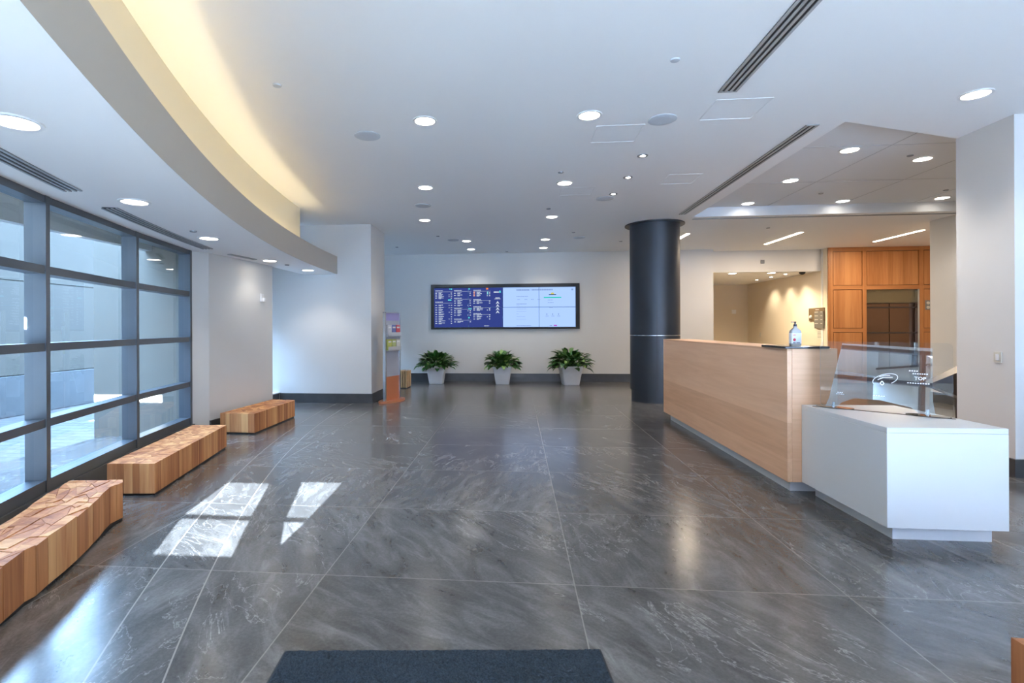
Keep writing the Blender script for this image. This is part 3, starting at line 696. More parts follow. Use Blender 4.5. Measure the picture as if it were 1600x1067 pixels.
mRed = pm('label_red', (.75, .05, .08), .5); mNavy = pm('label_navy', (.05, .07, .14), .5)
m = MB(); yy = sy - .0315
def fc(x0, x1, z0, z1): m.face([(sx + x0, yy, sz + z0), (sx + x1, yy, sz + z0), (sx + x1, yy, sz + z1), (sx + x0, yy, sz + z1)])
ring = [(sx - .022 + .013 * cos(2 * pi * i / 20), yy, sz + .052 + .013 * sin(2 * pi * i / 20)) for i in range(20)]; m.face(ring); m.build('label_emblem', mRed, S)
m = MB(); fc(-.034, -.010, .092, .098)
m.build('label_heading', mRed, S)
m = MB(); fc(-.034, -.012, .021, .028); fc(-.005, .026, .021, .028)
m.build('label_footer', mNavy, S)
m = MB(); m.cyl(sx, sy, sz + .172, sz + .19, .013, n=20); m.cyl(sx, sy, sz + .19, sz + .206, .006, n=12); m.cyl(sx, sy, sz + .204, sz + .214, .010, .008, n=16); m.box(sx - .034, sx, sy - .005, sy + .005, sz + .206, sz + .213); m.build('pump', pm('pump_navy', (.02, .028, .05), .35), S)

# ================================================================== VIDEO WALL
V = thing('video_wall', 'wide dark-framed screen wall with timetable and white panel in the back wall', 'screen', (-.325, 13.84, 1.41))
x0, x1, z0, z1 = -2.325, 1.677, 1.413, 2.632; yf = 13.86
m = MB(); m.box(x0, x1, yf - .03, yf + .13, z0, z0 + .05); m.box(x0, x1, yf - .03, yf + .13, z1 - .09, z1); m.box(x0, x0 + .08, yf - .03, yf + .13, z0 + .05, z1 - .09); m.box(x1 - .10, x1, yf - .03, yf + .13, z0 + .05, z1 - .09)
m.build('bezel', mBlack, V)
a0, a1, b0, b1 = x0 + .08, x1 - .10, z0 + .05, z1 - .09; yc = yf + .02
xm = a0 + (a1 - a0) * .492
mBlue = emis('screen_blue', (.038, .060, .27), .40); mPale = emis('screen_pale', (.40, .58, 1.0), .46)
mTxt = emis('screen_text', (.75, .85, 1.0), .36); mCyan = emis('screen_cyan', (.12, .75, .80), .42); mOr = emis('screen_orange', (1., .25, .04), .45)
mDimT = emis('screen_grey_text', (.24, .36, .62), .40); mGrn = emis('screen_green', (.02, .62, .48), .42); mYel = emis('screen_yellow', (.75, .68, .15), .35); mPur = emis('screen_purple', (.5, .12, .6), .42); mNv = emis('screen_navy', (.02, .08, .18), .42)
zmid = b0 + (b1 - b0) * .50; xq1 = (a0 + xm) / 2; xq2 = (xm + a1) / 2; gpx = .010
for (p, q, mat) in ((a0, xm, mBlue), (xm, a1, mPale)):
    mid = (p + q) / 2
    for (u0, u1) in ((p, mid), (mid, q)):
        for (w0, w1) in ((b0, zmid), (zmid, b1)):
            m = MB(); m.box(u0 + gpx * .6, u1 - gpx * .6, yc, yc + .03, w0 + gpx * .6, w1 - gpx * .6); m.build('screen_panel', mat, V)
m = MB(); m.box(a0, a1, yc + .012, yc + .05, b0, b1); m.build('back_plate', pm('seam_blue', (.05, .16, .30), .4), V)
Wd, Hh = xm - a0, b1 - b0
def rect(m, u0, u1, v0, v1):   # u across left half 0..1, v from top 0..1
    m.face([(u0, yc - .004, v1), (u1, yc - .004, v1), (u1, yc - .004, v0), (u0, yc - .004, v0)])
def words(m, u, v, length, h, sx0, w, dense=.62):
    """a line of blurred small type as word shaped blocks"""
    x = u
    while x < u + length:
        l = rnd.uniform(.010, .022); l = min(l, u + length - x)
        rect(m, sx0 + x * w, sx0 + (x + l * .88) * w, b1 - v * Hh, b1 - (v + h) * Hh); x += l * 1.12
tm = MB(); ox = a0
# column 1
rows1 = [(.06, .11, .0)] 
def block(px, head, rows, badge):
    words(tm, px, head, .11, .018, ox, Wd)
    rect(tm, ox + (px) * Wd, ox + (px + .25) * Wd, b1 - (head + .034) * Hh, b1 - (head + .038) * Hh)
    for r in rows:
        words(tm, px, r, .026, .018, ox, Wd); words(tm, px + .048, r - .008, rnd.uniform(.05, .10), .015, ox, Wd); words(tm, px + .048, r + .013, rnd.uniform(.03, .06), .012, ox, Wd)
        words(tm, px + .225, r, .02, .018, ox, Wd)
        if rnd.random() < .5: words(tm, px + .195, r, .013, .018, ox, Wd)
block(.02, .06, [.12, .165, .21, .25], 1)
block(.02, .345, [.43, .49, .545, .605, .66, .72, .775, .83, .885], 1)
block(.295, .055, [.125, .18], 1); block(.295, .25, [.32, .375, .435], 1); block(.295, .505, [.57, .62, .68], 1); block(.295, .78, [.85], 0)
block(.575, .055, [.11, .15, .195], 0); block(.575, .29, [.33, .38], 0); block(.575, .47, [.52, .555], 0); block(.575, .64, [.68, .725, .78], 0)
words(tm, .73, .955, .07, .014, ox, Wd)
for i in range(4):    # chevron arrows on the right of the timetable
    cxx = ox + .925 * Wd; zz = b1 - (.375 + .078 * i) * Hh; s = .028 * Wd
    tm.face([(cxx - s, yc - .004, zz - s * .9), (cxx, yc - .004, zz - s * .25), (cxx, yc - .004, zz + s * .8)]); tm.face([(cxx, yc - .004, zz - s * .25), (cxx + s, yc - .004, zz - s * .9), (cxx, yc - .004, zz + s * .8)])
words(tm, .895, .25, .06, .025, ox, Wd); words(tm, .88, .28, .09, .012, ox, Wd); words(tm, .87, .10, .075, .035, ox, Wd)
tm.build('timetable_text', mTxt, V)
m = MB()
for u, v, w, h in [(.245, .01, .02, .035), (.205, .29, .05, .03), (.225, .01, .012, .03), (.505, .01, .02, .035), (.50, .735, .02, .035), (.95, .08, .02, .055), (.775, .10, .012, .07), (.50, .52, .05, .02)]:
    rect(m, ox + u * Wd, ox + (u + w) * Wd, b1 - v * Hh, b1 - (v + h) * Hh)
m.build('cyan_badges', mCyan, V)
m = MB()
for u, v, w, h in [(.76, .008, .03, .04), (.575, .10, .022, .025), (.575, .145, .022, .025), (.575, .19, .022, .025)]:
    rect(m, ox + u * Wd, ox + (u + w) * Wd, b1 - v * Hh, b1 - (v + h) * Hh)
m.build('orange_badges', mOr, V)
# right half
Wr = a1 - xm; m = MB()
words(m, .19, .05, .18, .04, xm, Wr); words(m, .40, .05, .29, .035, xm, Wr); rect(m, xm + .384 * Wr, xm + .388 * Wr, b1 - .035 * Hh, b1 - .09 * Hh)
words(m, .94, .045, .03, .045, xm, Wr); words(m, .19, .225, .16, .016, xm, Wr); words(m, .19, .41, .14, .018, xm, Wr)
for u in (.20, .30, .39, .48): words(m, u, .30, .04, .012, xm, Wr)
for v in (.45, .49, .54, .60, .66, .73, .80): words(m, .19, v, rnd.uniform(.03, .14), .007, xm, Wr)
words(m, .19, .955, .20, .014, xm, Wr); words(m, .62, .32, .07, .014, xm, Wr); words(m, .62, .385, .08, .012, xm, Wr); words(m, .64, .50, .05, .02, xm, Wr)
for u in (.60, .68, .76): words(m, u, .66, .014, .035, xm, Wr); words(m, u - .01, .72, .04, .014, xm, Wr)
words(m, .645, .955, .035, .018, xm, Wr)
m.build('panel_text', mDimT, V)
m = MB(); rect(m, xm + .565 * Wr, xm + .805 * Wr, b1 - .25 * Hh, b1 - .275 * Hh); m.build('green_bar', mGrn, V)
m = MB(); rect(m, xm + .635 * Wr, xm + .735 * Wr, b1 - .18 * Hh, b1 - .205 * Hh); m.build('emblem_bar', mNv, V)
m = MB(); m.face([(xm + .685 * Wr + .045 * cos(pi * i / 14), yc - .004, b1 - .18 * Hh + .045 * sin(pi * i / 14)) for i in range(15)][::-1]); m.build('emblem_dome', mYel, V)
m = MB(); rect(m, xm + .70 * Wr, xm + .745 * Wr, b1 - .945 * Hh, b1 - .975 * Hh); m.build('purple_mark', mPur, V)
for o in [k for k in bpy.data.objects if k.parent == V and k.name.split('.')[0] in ('timetable_text', 'panel_text')]: o['label'] = 'small pale lettering'

# ================================================================== POTTED PLANTS
mLeaf, nt, out = new_mat('leaf_green')
b = N(nt, 'ShaderNodeBsdfPrincipled', Roughness=.35); at = N(nt, 'ShaderNodeAttribute', attribute_name='tone'); cr = N(nt, 'ShaderNodeValToRGB')
cr.color_ramp.elements[0].color = (.022, .085, .018, 1); cr.color_ramp.elements[1].color = (.26, .42, .13, 1); k = cr.color_ramp.elements.new(.6); k.color = (.045, .16, .03, 1)
L(nt, at.outputs['Fac'], cr.inputs[0]); L(nt, cr.outputs[0], b.inputs['Base Color']); L(nt, b.outputs[0], out.inputs[0])
def plant(label, x, y, s, seed, rot, spread=1.0, lift=1.0, ps=1.08):
    r = random.Random(seed)
    t = thing('potted_plant', label, 'potted plant', (x, y, 0), 'plants in grey pots below the screens')
    def sq(h, z, rr=.03):
        pts = rrect(h, h, rr, 4); return [(x + p[0] * cos(rot) - p[1] * sin(rot), y + p[0] * sin(rot) + p[1] * cos(rot), z) for p in pts]
    m = MB(); prof = [(.155, 0), (.160, .01), (.205, .34), (.225, .465), (.225, .475), (.205, .475), (.195, .43)]
    rings = [sq(h * ps, z) for h, z in prof]; n = len(rings[0])
    m.raw([q for g in rings for q in g], [(k * n + i, k * n + (i + 1) % n, (k + 1) * n + (i + 1) % n, (k + 1) * n + i) for k in range(len(prof) - 1) for i in range(n)]); m.face(rings[0][::-1])
    m.build('pot', mPot, t)
    m = MB(); m.face(sq(.197 * ps, .435)); m.build('soil', mSoil, t)
    m = MB(); st = MB()
    for i in range(210):
        a = r.uniform(0, 2 * pi); el = r.uniform(.05, 1.35) if i > 30 else r.uniform(-.1, .4)
        ln = r.uniform(.26, .42) * (1.0 if el > .3 else 1.05) * s
        rad = cos(el) * spread; up = sin(el) * lift
        st0 = Vector((x + r.uniform(-.06, .06) + cos(a) * .05, y + r.uniform(-.06, .06) + sin(a) * .05, .44))
        d = Vector((cos(a) * rad, sin(a) * rad, up)); tip0 = st0 + d * ln * .75
        tip0.y = min(tip0.y, 13.72)
        st.raw([st0 + Vector((-.004, 0, 0)), st0 + Vector((.004, 0, 0)), tip0 + Vector((.003, 0, 0)), tip0 + Vector((-.003, 0, 0)), st0 + Vector((0, .005, 0)), tip0 + Vector((0, .004, 0))], [(0, 1, 2, 3), (1, 4, 5, 2), (4, 0, 3, 5)])
        m.t = r.random() ** 1.3
        ll = r.uniform(.14, .23) * s; wd = ll * r.uniform(.24, .34); droop = r.uniform(.2, .9)
        dirh = Vector((cos(a), sin(a), 0)); side = Vector((-sin(a), cos(a), 0)); e0 = el * .8 + r.uniform(-.2, .2)
        p = tip0.copy(); L_, R_, C_ = [], [], []
        for k in range(6):
            f = k / 5; w = wd * sin(pi * min(1, (f * .92 + .06)) ** .8) if k < 5 else .001
            e = e0 - droop * f * 1.5
            q = side * w; lift2 = Vector((0, 0, w * .35))
            pp = p.copy(); pp.y = min(pp.y, 13.80)
            L_.append(pp + q + lift2); R_.append(pp - q + lift2); C_.append(pp)
            p = p + (dirh * cos(e) + Vector((0, 0, sin(e)))) * ll / 5
        for P in (L_, R_): 
            for v2 in P: v2.y = min(v2.y, 13.82); 
        vs = L_ + C_ + R_
        fs = [(k, k + 6, k + 7, k + 1) for k in range(5)] + [(k + 6, k + 12, k + 13, k + 7) for k in range(5)]
        m.raw(vs, fs, True)
    m.build('foliage', mLeaf, t); st.build('stems', mLeaf, t)
plant('leafy green plant in a grey square pot, leftmost below the screens', -2.09, 13.28, 1.06, 3, 0.0, 1.05, .86)
plant('leafy green plant in a grey square pot, middle one below the screens', -.365, 13.28, 1.04, 11, 0.0, .9, .96)
plant('larger leafy green plant in a grey square pot, rightmost near the column', 1.36, 13.22, 1.18, 23, .12, 1.0, 1.02, 1.2)

# ================================================================== BENCHES
def pnt(P, Q, t): return (P[0] + (Q[0] - P[0]) * t, P[1] + (Q[1] - P[1]) * t)
def samp(pl, t):
    ls = [hypot(pl[i + 1][0] - pl[i][0], pl[i + 1][1] - pl[i][1]) for i in range(len(pl) - 1)]; tot = sum(ls); d = t * tot
    for i, l in enumerate(ls):
        if d <= l or i == len(ls) - 1: return pnt(pl[i], pl[i + 1], min(1, d / l))
        d -= l
def bench(label, front, back, z1, nl, nw, jag, seed, mat=None, gap=.0025, group='timber block benches along the windows', cat='bench'):
    """front / back plan polylines (near end first); body built of vertical timber blocks"""
    r = random.Random(seed); cx = sum(p[0] for p in front + back) / len(front + back); cy = sum(p[1] for p in front + back) / len(front + back)
    t = thing('timber_bench', label, cat, (cx, cy, 0), group); m = MB()
    us = [0.0]
    for i in range(nl): us.append(us[-1] + r.uniform(.55, 1.5))
    us = [u / us[-1] for u in us]
    ws = [0.0]
    for i in range(nw): ws.append(ws[-1] + r.uniform(.7, 1.4))
    ws = [w / ws[-1] for w in ws]
    g = []
    for i, u in enumerate(us):
        row = []
        for j, w in enumerate(ws):
            uu = u; ww = w
            if 0 < i < nl: uu += r.uniform(-.32, .32) / nl * (1 if 0 < j < nw else .0)
            if 0 < j < nw: ww += r.uniform(-.33, .33) / nw * (1 if 0 < i < nl else .25)
            p = pnt(samp(front, uu), samp(back, uu), ww)
            if j == 0 or j == nw: p = (p[0] + r.uniform(-jag, jag), p[1])
            row.append(p)
        g.append(row)
    def shr(poly):
        mx = sum(p[0] for p in poly) / len(poly); my = sum(p[1] for p in poly) / len(poly); o = []
        for p in poly:
            l = hypot(p[0] - mx, p[1] - my) or 1; o.append((p[0] - (p[0] - mx) / l * gap, p[1] - (p[1] - my) / l * gap))
        return o
    for i in range(nl):
        for j in range(nw):
            q = [g[i][j], g[i + 1][j], g[i + 1][j + 1], g[i][j + 1]]
            parts = [q]
            k = r.random()
            if k < .35: parts = [[q[0], q[1], q[2]], [q[0], q[2], q[3]]]
            elif k < .6: parts = [[q[0], q[1], q[3]], [q[1], q[2], q[3]]]
            elif k < .75: a = pnt(q[0], q[1], .5); b = pnt(q[3], q[2], .5 + r.uniform(-.1, .1)); parts = [[q[0], a, b, q[3]], [a, q[1], q[2], b]]
            for pp in parts:
                m.t = r.betavariate(2.2, 2.2); m.prism(shr(pp), .022, z1 + r.uniform(-.0025, .0015) * (2 if jag else .6))
    m.build('blocks', mat or mBench, t)
    # recessed black base
    fr = [samp(front, u) for u in (0, .25, .5, .75, 1)]; bk = [samp(back, u) for u in (0, .25, .5, .75, 1)]
    base = [(p[0] + (cx - p[0]) * .04, p[1] + (cy - p[1]) * .03) for p in fr + bk[::-1]]
    s = MB(); s.prism(base, 0, .0215); s.build('base', mBlack, t)
    return t
bench('rough-edged timber block bench nearest the camera at the left', [(-2.27, 1.55), (-2.40, 1.95), (-2.529, 2.293), (-2.573, 2.446), (-2.615, 2.60), (-2.66, 2.74), (-2.745, 2.957), (-2.819, 3.147), (-2.93, 3.415), (-3.025, 3.70)],
      [(-2.72, 1.45), (-2.90, 2.1), (-3.07, 2.786), (-3.156, 3.014), (-3.25, 3.253), (-3.36, 3.50), (-3.43, 3.64)], .292, 17, 6, .022, 5)
bench('long smooth timber bench in the middle below the windows', [(-3.14, 4.185), (-3.52, 5.94)], [(-3.555, 4.15), (-3.93, 5.90)], .282, 24, 6, 0, 8, gap=.001)
bench('timber bench farthest along, in front of the plain wall', [(-3.59, 6.735), (-3.615, 8.08)], [(-4.10, 6.76), (-4.035, 8.15)], .282, 20, 6, 0, 9, gap=.001)
bench('short pale slatted bench half hidden behind the brochure stand', [(-2.61, 12.1), (-2.61, 12.55)], [(-3.5, 12.1), (-3.5, 12.55)], .415, 4, 14, 0, 13, mBench2, .013, group=None)
bench('timber bench corner at the lower right picture edge', [(1.835, 1.25), (1.835, 2.09)], [(2.35, 1.25), (2.35, 2.06)], .285, 7, 5, 0, 21, gap=.0015)

# ================================================================== MAT
RM = thing('door_mat', 'dark blue-grey door mat at the bottom edge of the picture', 'mat', (-.3, 1.6, 0))
y_ = .0; ca, sa = cos(.0905), sin(.0905)
def mp_(u, v): return (-1.04 + ca * u + sa * v, 2.21 + sa * u - ca * v)
m = MB(); m.prism([mp_(0, 0), mp_(0, 1.6), mp_(1.415, 1.6), mp_(1.415, 0)], .001, .008); m.build('border', mRugE, RM)
# tufted pile
m = MB(); nx, ny = 142, 70; r = random.Random(4); sxx = 1.395 / nx; syy = .70 / ny
gv = [[(*mp_(.01 + i * sxx, .01 + j * syy), .0095 + r.uniform(0, .0065)) for i in range(nx + 1)] for j in range(ny + 1)]
vs = [q for row in gv for q in row]; m.raw(vs, [(j * (nx + 1) + i, (j + 1) * (nx + 1) + i, (j + 1) * (nx + 1) + i + 1, j * (nx + 1) + i + 1) for j in range(ny) for i in range(nx)])
m.prism([mp_(.01, .70), mp_(.01, 1.59), mp_(1.405, 1.59), mp_(1.405, .70)], .008, .013)
m.build('pile', mRug, RM)

# ================================================================== BROCHURE STAND
bx, by = -2.47, 10.0; dv = Vector((.30, .954)).normalized(); nv = Vector((dv.y, -dv.x))
BS = thing('brochure_stand', 'tall brochure stand with terracotta base beside the white wall block', 'brochure stand', (bx, by, 0))
m = MB(); pts = [(bx + dv.x * .40 * cos(a) + nv.x * .185 * sin(a), by + dv.y * .40 * cos(a) + nv.y * .185 * sin(a)) for a in [2 * pi * i / 40 for i in range(40)]]
m.prism(pts, 0, .035, smooth=True); m.build('base', mCopper, BS)
def slab(m, u0, u1, z0, z1, w0, w1, zz=None):
    def q(u, w): return (bx + dv.x * u + nv.x * w, by + dv.y * u + nv.y * w)
    m.prism([q(u0, w0), q(u1, w0), q(u1, w1), q(u0, w1)], z0, z1)
m = MB(); slab(m, -.285, -.255, .035, 1.765, -.03, .03); slab(m, .255, .285, .035, 1.765, -.03, .03); slab(m, -.285, .285, 1.75, 1.768, -.03, .03); m.build('frame', mSteel, BS)
m = MB(); slab(m, -.254, .254, .50, 1.60, -.012, .012); m.build('panel', pm('panel_grey', (.40, .42, .48), .25), BS)
m = MB(); slab(m, -.254, .254, 1.601, 1.749, -.014, .014); m.build('header', pm('header_lavender', (.30, .27, .52), .4), BS)
m = MB(); slab(m, -.254, .254, .035, .499, -.014, .014); m.build('lower_panel', mCopper, BS)
for z in (1.28, 1.0):
    m = MB(); slab(m, -.24, .24, z, z + .02, .013, .075); slab(m, -.24, .24, z, z + .09, .07, .075); m.build('pocket', pm('pocket_grey', (.5, .52, .55), .3), BS)
cols = [(.55, .56, .60), (.12, .16, .42), (.60, .08, .10), (.50, .52, .12), (.45, .50, .20), (.62, .62, .58)]
lab = {(0, 0): 'grey folded leaflets in the upper pocket, near end', (0, 1): 'dark blue leaflets in the upper pocket, middle', (0, 2): 'red leaflets in the upper pocket, far end',
       (1, 0): 'olive green leaflets in the lower pocket, near end', (1, 1): 'light green leaflets in the lower pocket, middle', (1, 2): 'cream leaflets in the lower pocket, far end'}
for a, z in enumerate((1.301, 1.021)):
    for c_ in range(3):
        m = MB(); u = -.235 + c_ * .16; slab(m, u, u + .145, z, z + .215, .022, .055)
        m.cur = 1; slab(m, u + .02, u + .125, z + .15, z + .18, .0551, .0556)
        q = (bx + dv.x * (u + .07) + nv.x * .04, by + dv.y * (u + .07) + nv.y * .04, z)
        tag(m.build('leaflet_pile', [pm('leaflet_%d' % (a * 3 + c_), cols[a * 3 + c_], .4, noise=.3, scale=30), mWhiteP], origin=q), lab[(a, c_)] + ' of the stand', 'leaflets', 'leaflets in the brochure stand')

# ================================================================== LIFT WALL
C_ = thing('wood_panelled_lift_wall', 'orange-brown wood panelled lift wall at the far right', 'panelling', (9.3, 13.95, 0))
yv = 13.95
xs = [7.976, 8.09, 8.80, 8.895, 10.145, 10.25, 10.745]
m = MB()
for a, b2 in ((7.976, 8.09), (8.80, 8.895), (10.145, 10.25)): m.box(a, b2, yv - .03, yv + .02, 0, H)
m.build('stile', mCab, C_)
m = MB()
for a, b2 in ((8.091, 8.799), (10.251, 10.745)):
    for z0_, z1_ in ((0, .12), (1.30, 1.395), (2.39, 2.49), (3.37, H)): m.box(a, b2, yv - .028, yv + .02, z0_, z1_)
for z0_, z1_ in ((2.385, 2.49), (3.37, H)): m.box(8.896, 10.144, yv - .028, yv + .02, z0_, z1_)
m.build('rail', mCabH, C_)
for a, b2, z0_, z1_ in ((8.105, 8.785, .135, 1.288), (8.105, 8.785, 1.407, 2.378), (8.105, 8.785, 2.502, 3.358), (8.91, 10.13, 2.502, 3.358), (10.265, 10.74, .135, 1.288), (10.265, 10.74, 1.407, 2.378), (10.265, 10.74, 2.502, 3.358)):
    m = MB(); m.box(a, b2, yv - .022, yv + .02, z0_, z1_); m.build('infill_panel', mCab, C_)
m = MB(); m.box(7.976, 8.88, yv + .021, yv + .04, 0, H); m.box(10.16, 10.745, yv + .021, yv + .04, 0, H); m.box(8.88, 10.16, yv + .021, yv + .04, 2.39, H); m.build('backing', mDark, C_)
LD = sempty('door_1', (9.5, yv + .1, 0))
m = MB(); m.box(8.897, 9.51, yv + .10, yv + .14, 0, 2.03); m.build('door_leaf', mBronze, LD)
m = MB(); m.box(9.53, 10.143, yv + .10, yv + .14, 0, 2.03); m.build('door_leaf', mBronze, LD)
m = MB(); m.box(8.897, 10.143, yv + .06, yv + .10, 2.05, 2.384); m.build('transom_panel', pm('olive_metal', (.22, .18, .11), .25, metal=.7), LD)
m = MB(); m.box(8.897, 10.143, yv + .08, yv + .13, 2.03, 2.05)
for z in (1.93, 1.28): m.box(8.93, 10.12, yv + .085, yv + .10, z - .018, z + .018)
m.build('rail', mDark, LD)
m = MB(); m.box(10.10, 10.143, yv - .04, yv + .05, 0, 2.384); m.build('jamb', mSteel, LD)
wall('wall_lift_back', [(7.95, 10.9, 14.12, 14.2, 0, HR)], mWall)
CB = thing('lift_call_panel', 'small dark plate with two round buttons on the wood panelling', 'call panel', (10.36, yv - .022, 2.0))
m = MB(); m.box(10.285, 10.415, yv - .032, yv - .0225, 1.86, 2.10); m.build('plate', mDkMetal, CB)
for z in (1.92, 2.03):
    m = MB(); n = 20; pr = [(10.35 + .038 * cos(2 * pi * i / n), z + .038 * sin(2 * pi * i / n)) for i in range(n)]
    m.raw([(p[0], yv - .040, p[1]) for p in pr] + [(p[0], yv - .032, p[1]) for p in pr], [(i, (i + 1) % n, n + (i + 1) % n, n + i) for i in range(n)] + [tuple(range(n))]); m.build('button', pm('button_ivory', (.62, .60, .55), .4), CB)

# ================================================================== SMALL WALL ITEMS
def plate(name, cat, label, cx, cy, cz, hx, hy, hz, mat, extra=None):
    t = thing(name, label, cat, (cx, cy, cz)); m = MB(); m.obox((cx, cy, cz), (hx, 0, 0), (0, hy, 0), (0, 0, hz)); bevel(m.build('plate', mat, t), .004)
    if extra: extra(t)
    return t
def ex(t): m = MB(); m.obox((4.728, 5.51, 1.14), (.004, 0, 0), (0, .014, 0), (0, 0, .03)); m.build('rocker', mWhiteP, t)
plate('light_switch', 'switch', 'ivory wall switch plate on the white pier', 4.735, 5.51, 1.14, .0045, .042, .052, mPlate, ex)
def ex(t): m = MB(); m.obox((-4.085, 7.985, 1.92), (.02, 0, 0), (0, .028, 0), (0, 0, .03)); bevel(m.build('sensor', mWhiteP, t), .01, 3)
plate('wall_sensor', 'sensor', 'small white sensor box high on the plain wall by the windows', -4.118, 7.985, 1.955, .012, .045, .065, mWhiteP, ex)
def ex(t):
    m = MB(); m.obox((1.945, 13.868, .44), (.015, 0, 0), (0, .002, 0), (0, 0, .03)); m.obox((1.995, 13.868, .44), (.015, 0, 0), (0, .002, 0), (0, 0, .03)); m.build('socket', mWhiteP, t)
plate('wall_outlet', 'outlet', 'wall outlet plate low on the back wall right of the plants', 1.97, 13.875, .44, .065, .005, .05, mPlate, ex)
def ex(t): m = MB(); m.cyl(7.955, 17.58, 1.19, 1.21, .008, n=8); m.build('socket', mWhiteP, t)
plate('wall_outlet', 'outlet', 'small outlet low on the tan corridor wall', 7.957, 17.58, 1.19, .005, .04, .07, mPlate, None)
plate('wall_device', 'thermostat', 'small white box on the end wall of the tan corridor', 7.5, 18.485, 1.97, .07, .015, .07, mWhiteP, None)
SG = thing('direction_sign', 'brown and grey directory sign on the tan corridor wall', 'sign', (7.955, 14.35, 1.6))
m = MB(); m.box(7.935, 7.9615, 14.04, 14.74, 1.60, 1.94); m.build('backing_plate', pm('sign_brown', (.16, .11, .06), .4), SG)
m = MB(); m.box(7.915, 7.9345, 14.05, 14.44, 1.40, 1.85); m.build('list_plate', pm('sign_grey', (.16, .15, .13), .4), SG)
m = MB(); xx = 7.913
for z in (1.82, 1.72, 1.62, 1.52):
    for y0_, y1_ in ((14.08, 14.16), (14.27, 14.42)): m.face([(xx, y1_, z), (xx, y0_, z), (xx, y0_, z + .016), (xx, y1_, z + .016)])
m.face([(xx + .02, 14.42, 1.885), (xx + .02, 14.26, 1.885), (xx + .02, 14.26, 1.905), (xx + .02, 14.42, 1.905)])
m.build('lettering', pm('sign_text', (.55, .53, .48), .5), SG)
m = MB(); m.lathe(7.93, 14.62, [(.03, 1.66), (.045, 1.68), (.05, 1.71), (.03, 1.75), (.001, 1.76)], 16); m.build('knob', mPlate, SG)
NT = thing('paper_notice', 'small pale paper notice below the directory sign', 'notice', (7.96, 14.26, 1.22))
m = MB(); m.box(7.952, 7.9615, 14.13, 14.38, 1.12, 1.35); m.build('sheet', pm('paper', (.66, .62, .52), .7), NT)
m = MB()
for k in range(5): m.face([(7.951, 14.36, 1.15 + k * .038), (7.951, 14.16, 1.15 + k * .038), (7.951, 14.16, 1.16 + k * .038), (7.951, 14.36, 1.16 + k * .038)])
m.build('lettering', mDark, NT)
# dark angular counter glimpsed behind the shield
m = MB(); m.raw([(5.9, 7.95, .60), (6.7, 7.95, .96), (6.7, 7.95, .28), (5.9, 8.1, .60), (6.7, 8.2, .96), (6.7, 8.2, .28)], [(0, 2, 1), (3, 4, 5), (0, 1, 4, 3), (1, 2, 5, 4), (2, 0, 3, 5)])
m.box(6.45, 6.7, 7.98, 8.18, 0, .45)
tag(m.build('angular_counter', mDark, origin=(6.5, 8.05, 0)), 'dark brown angular counter edge half hidden behind the white pier', 'table')

# ================================================================== LIGHT
w = bpy.data.worlds.new('World'); SC.world = w; w.use_nodes = True; nt = w.node_tree; nt.nodes.clear()
out = nt.nodes.new('ShaderNodeOutputWorld'); bg = nt.nodes.new('ShaderNodeBackground'); tc = nt.nodes.new('ShaderNodeTexCoord')
sp = nt.nodes.new('ShaderNodeSeparateXYZ'); cr = nt.nodes.new('ShaderNodeValToRGB')
L(nt, tc.outputs['Generated'], sp.inputs[0]); L(nt, sp.outputs[2], cr.inputs[0]); L(nt, cr.outputs[0], bg.inputs[0]); L(nt, bg.outputs[0], out.inputs[0])
cr.color_ramp.elements[0].color = (.40, .65, 1.0, 1); cr.color_ramp.elements[1].color = (.34, .58, 1.0, 1)
bg.inputs[1].default_value = 17.0
sd = bpy.data.lights.new('sun', 'SUN'); sd.energy = 150; sd.angle = radians(.15); sd.color = (.75, .875, 1)
so = bpy.data.objects.new('sun', sd); COL.objects.link(so)
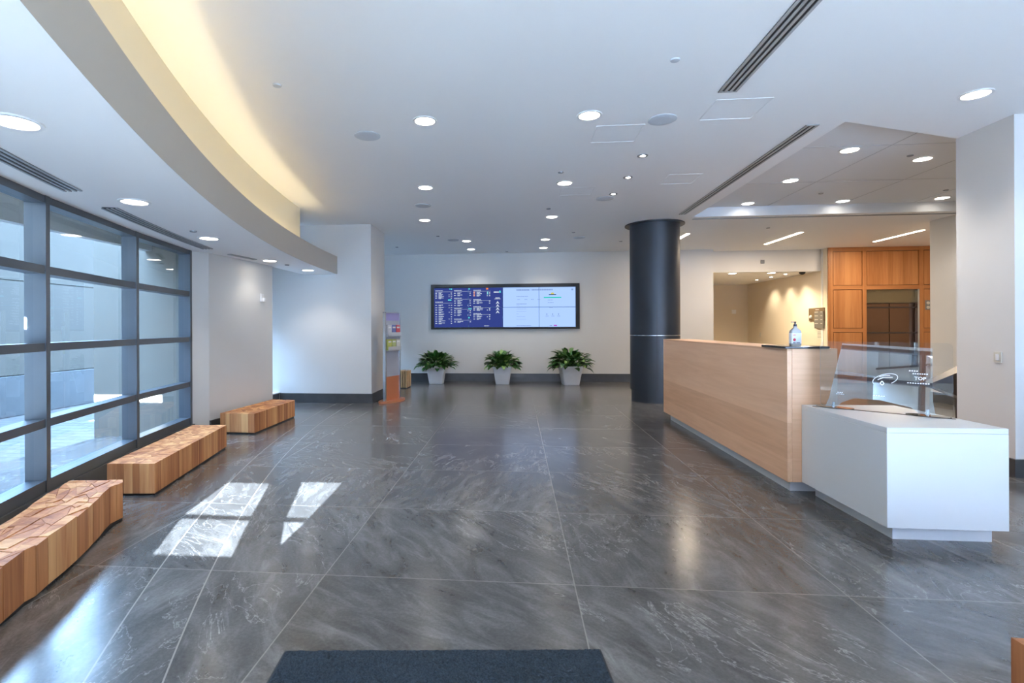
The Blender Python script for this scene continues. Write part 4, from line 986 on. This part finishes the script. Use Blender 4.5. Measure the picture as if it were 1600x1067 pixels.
d = Vector((-SD * .95, .95, 0)); hl = d.length; d = Vector((d.x, d.y, -EL * 1.0)); so.rotation_euler = d.to_track_quat('-Z', 'Y').to_euler()
# daylight portals in the window openings
def portal(loc, rot, sx_, sy_):
    ld = bpy.data.lights.new('daylight_portal', 'AREA'); ld.shape = 'RECTANGLE'; ld.size = sx_; ld.size_y = sy_; ld.cycles.is_portal = True
    o = bpy.data.objects.new('daylight_portal', ld); COL.objects.link(o); o.location = loc; o.rotation_euler = rot
portal((1.05, YB - .1, .83), (radians(90), 0, 0), 12.0, 1.6)
portal((1.05, YB - .1, 3.07), (radians(90), 0, 0), 12.0, .8)
portal((-5.6, 9.0, 1.25), (radians(90), 0, radians(-90)), 1.4, 2.1)
portal((-5.6, 12.3, 1.25), (radians(90), 0, radians(-90)), 3.2, 2.1)
portal((-3.55, 2.0, 1.34), (radians(90), 0, radians(-90 + 19)), 9.6, 2.3)

# ================================================================== CAMERA
cd = bpy.data.cameras.new('camera'); co = bpy.data.objects.new('camera', cd); COL.objects.link(co); SC.camera = co
cd.sensor_width = 36; cd.lens = 18.0; TH = radians(5.2); RHO = .0043
cxp = 807 - 800 * tan(TH); cd.shift_x = (800 - cxp) / 1600; cd.shift_y = (512.3 - 533.5) / 1600
cd.clip_start = .05; cd.clip_end = 300
co.location = (0, 0, 1.45)
co.rotation_mode = 'QUATERNION'
from mathutils import Quaternion
co.rotation_quaternion = Quaternion((0, 0, 1), TH) @ Quaternion((1, 0, 0), pi / 2) @ Quaternion((0, 0, 1), -RHO)
vs_ = SC.view_settings; vs_.view_transform = 'Standard'; vs_.look = 'None'; vs_.exposure = 1.3; vs_.gamma = 1.0; vs_.use_curve_mapping = False
SC.cycles.max_bounces = 10; SC.cycles.diffuse_bounces = 6; SC.cycles.transparent_max_bounces = 16; SC.cycles.caustics_reflective = False; SC.cycles.caustics_refractive = False
SC.cycles.sample_clamp_indirect = 8; SC.cycles.use_denoising = True; SC.cycles.blur_glossy = 0.5
for o in bpy.data.objects:
    if '_o' in o: del o['_o']
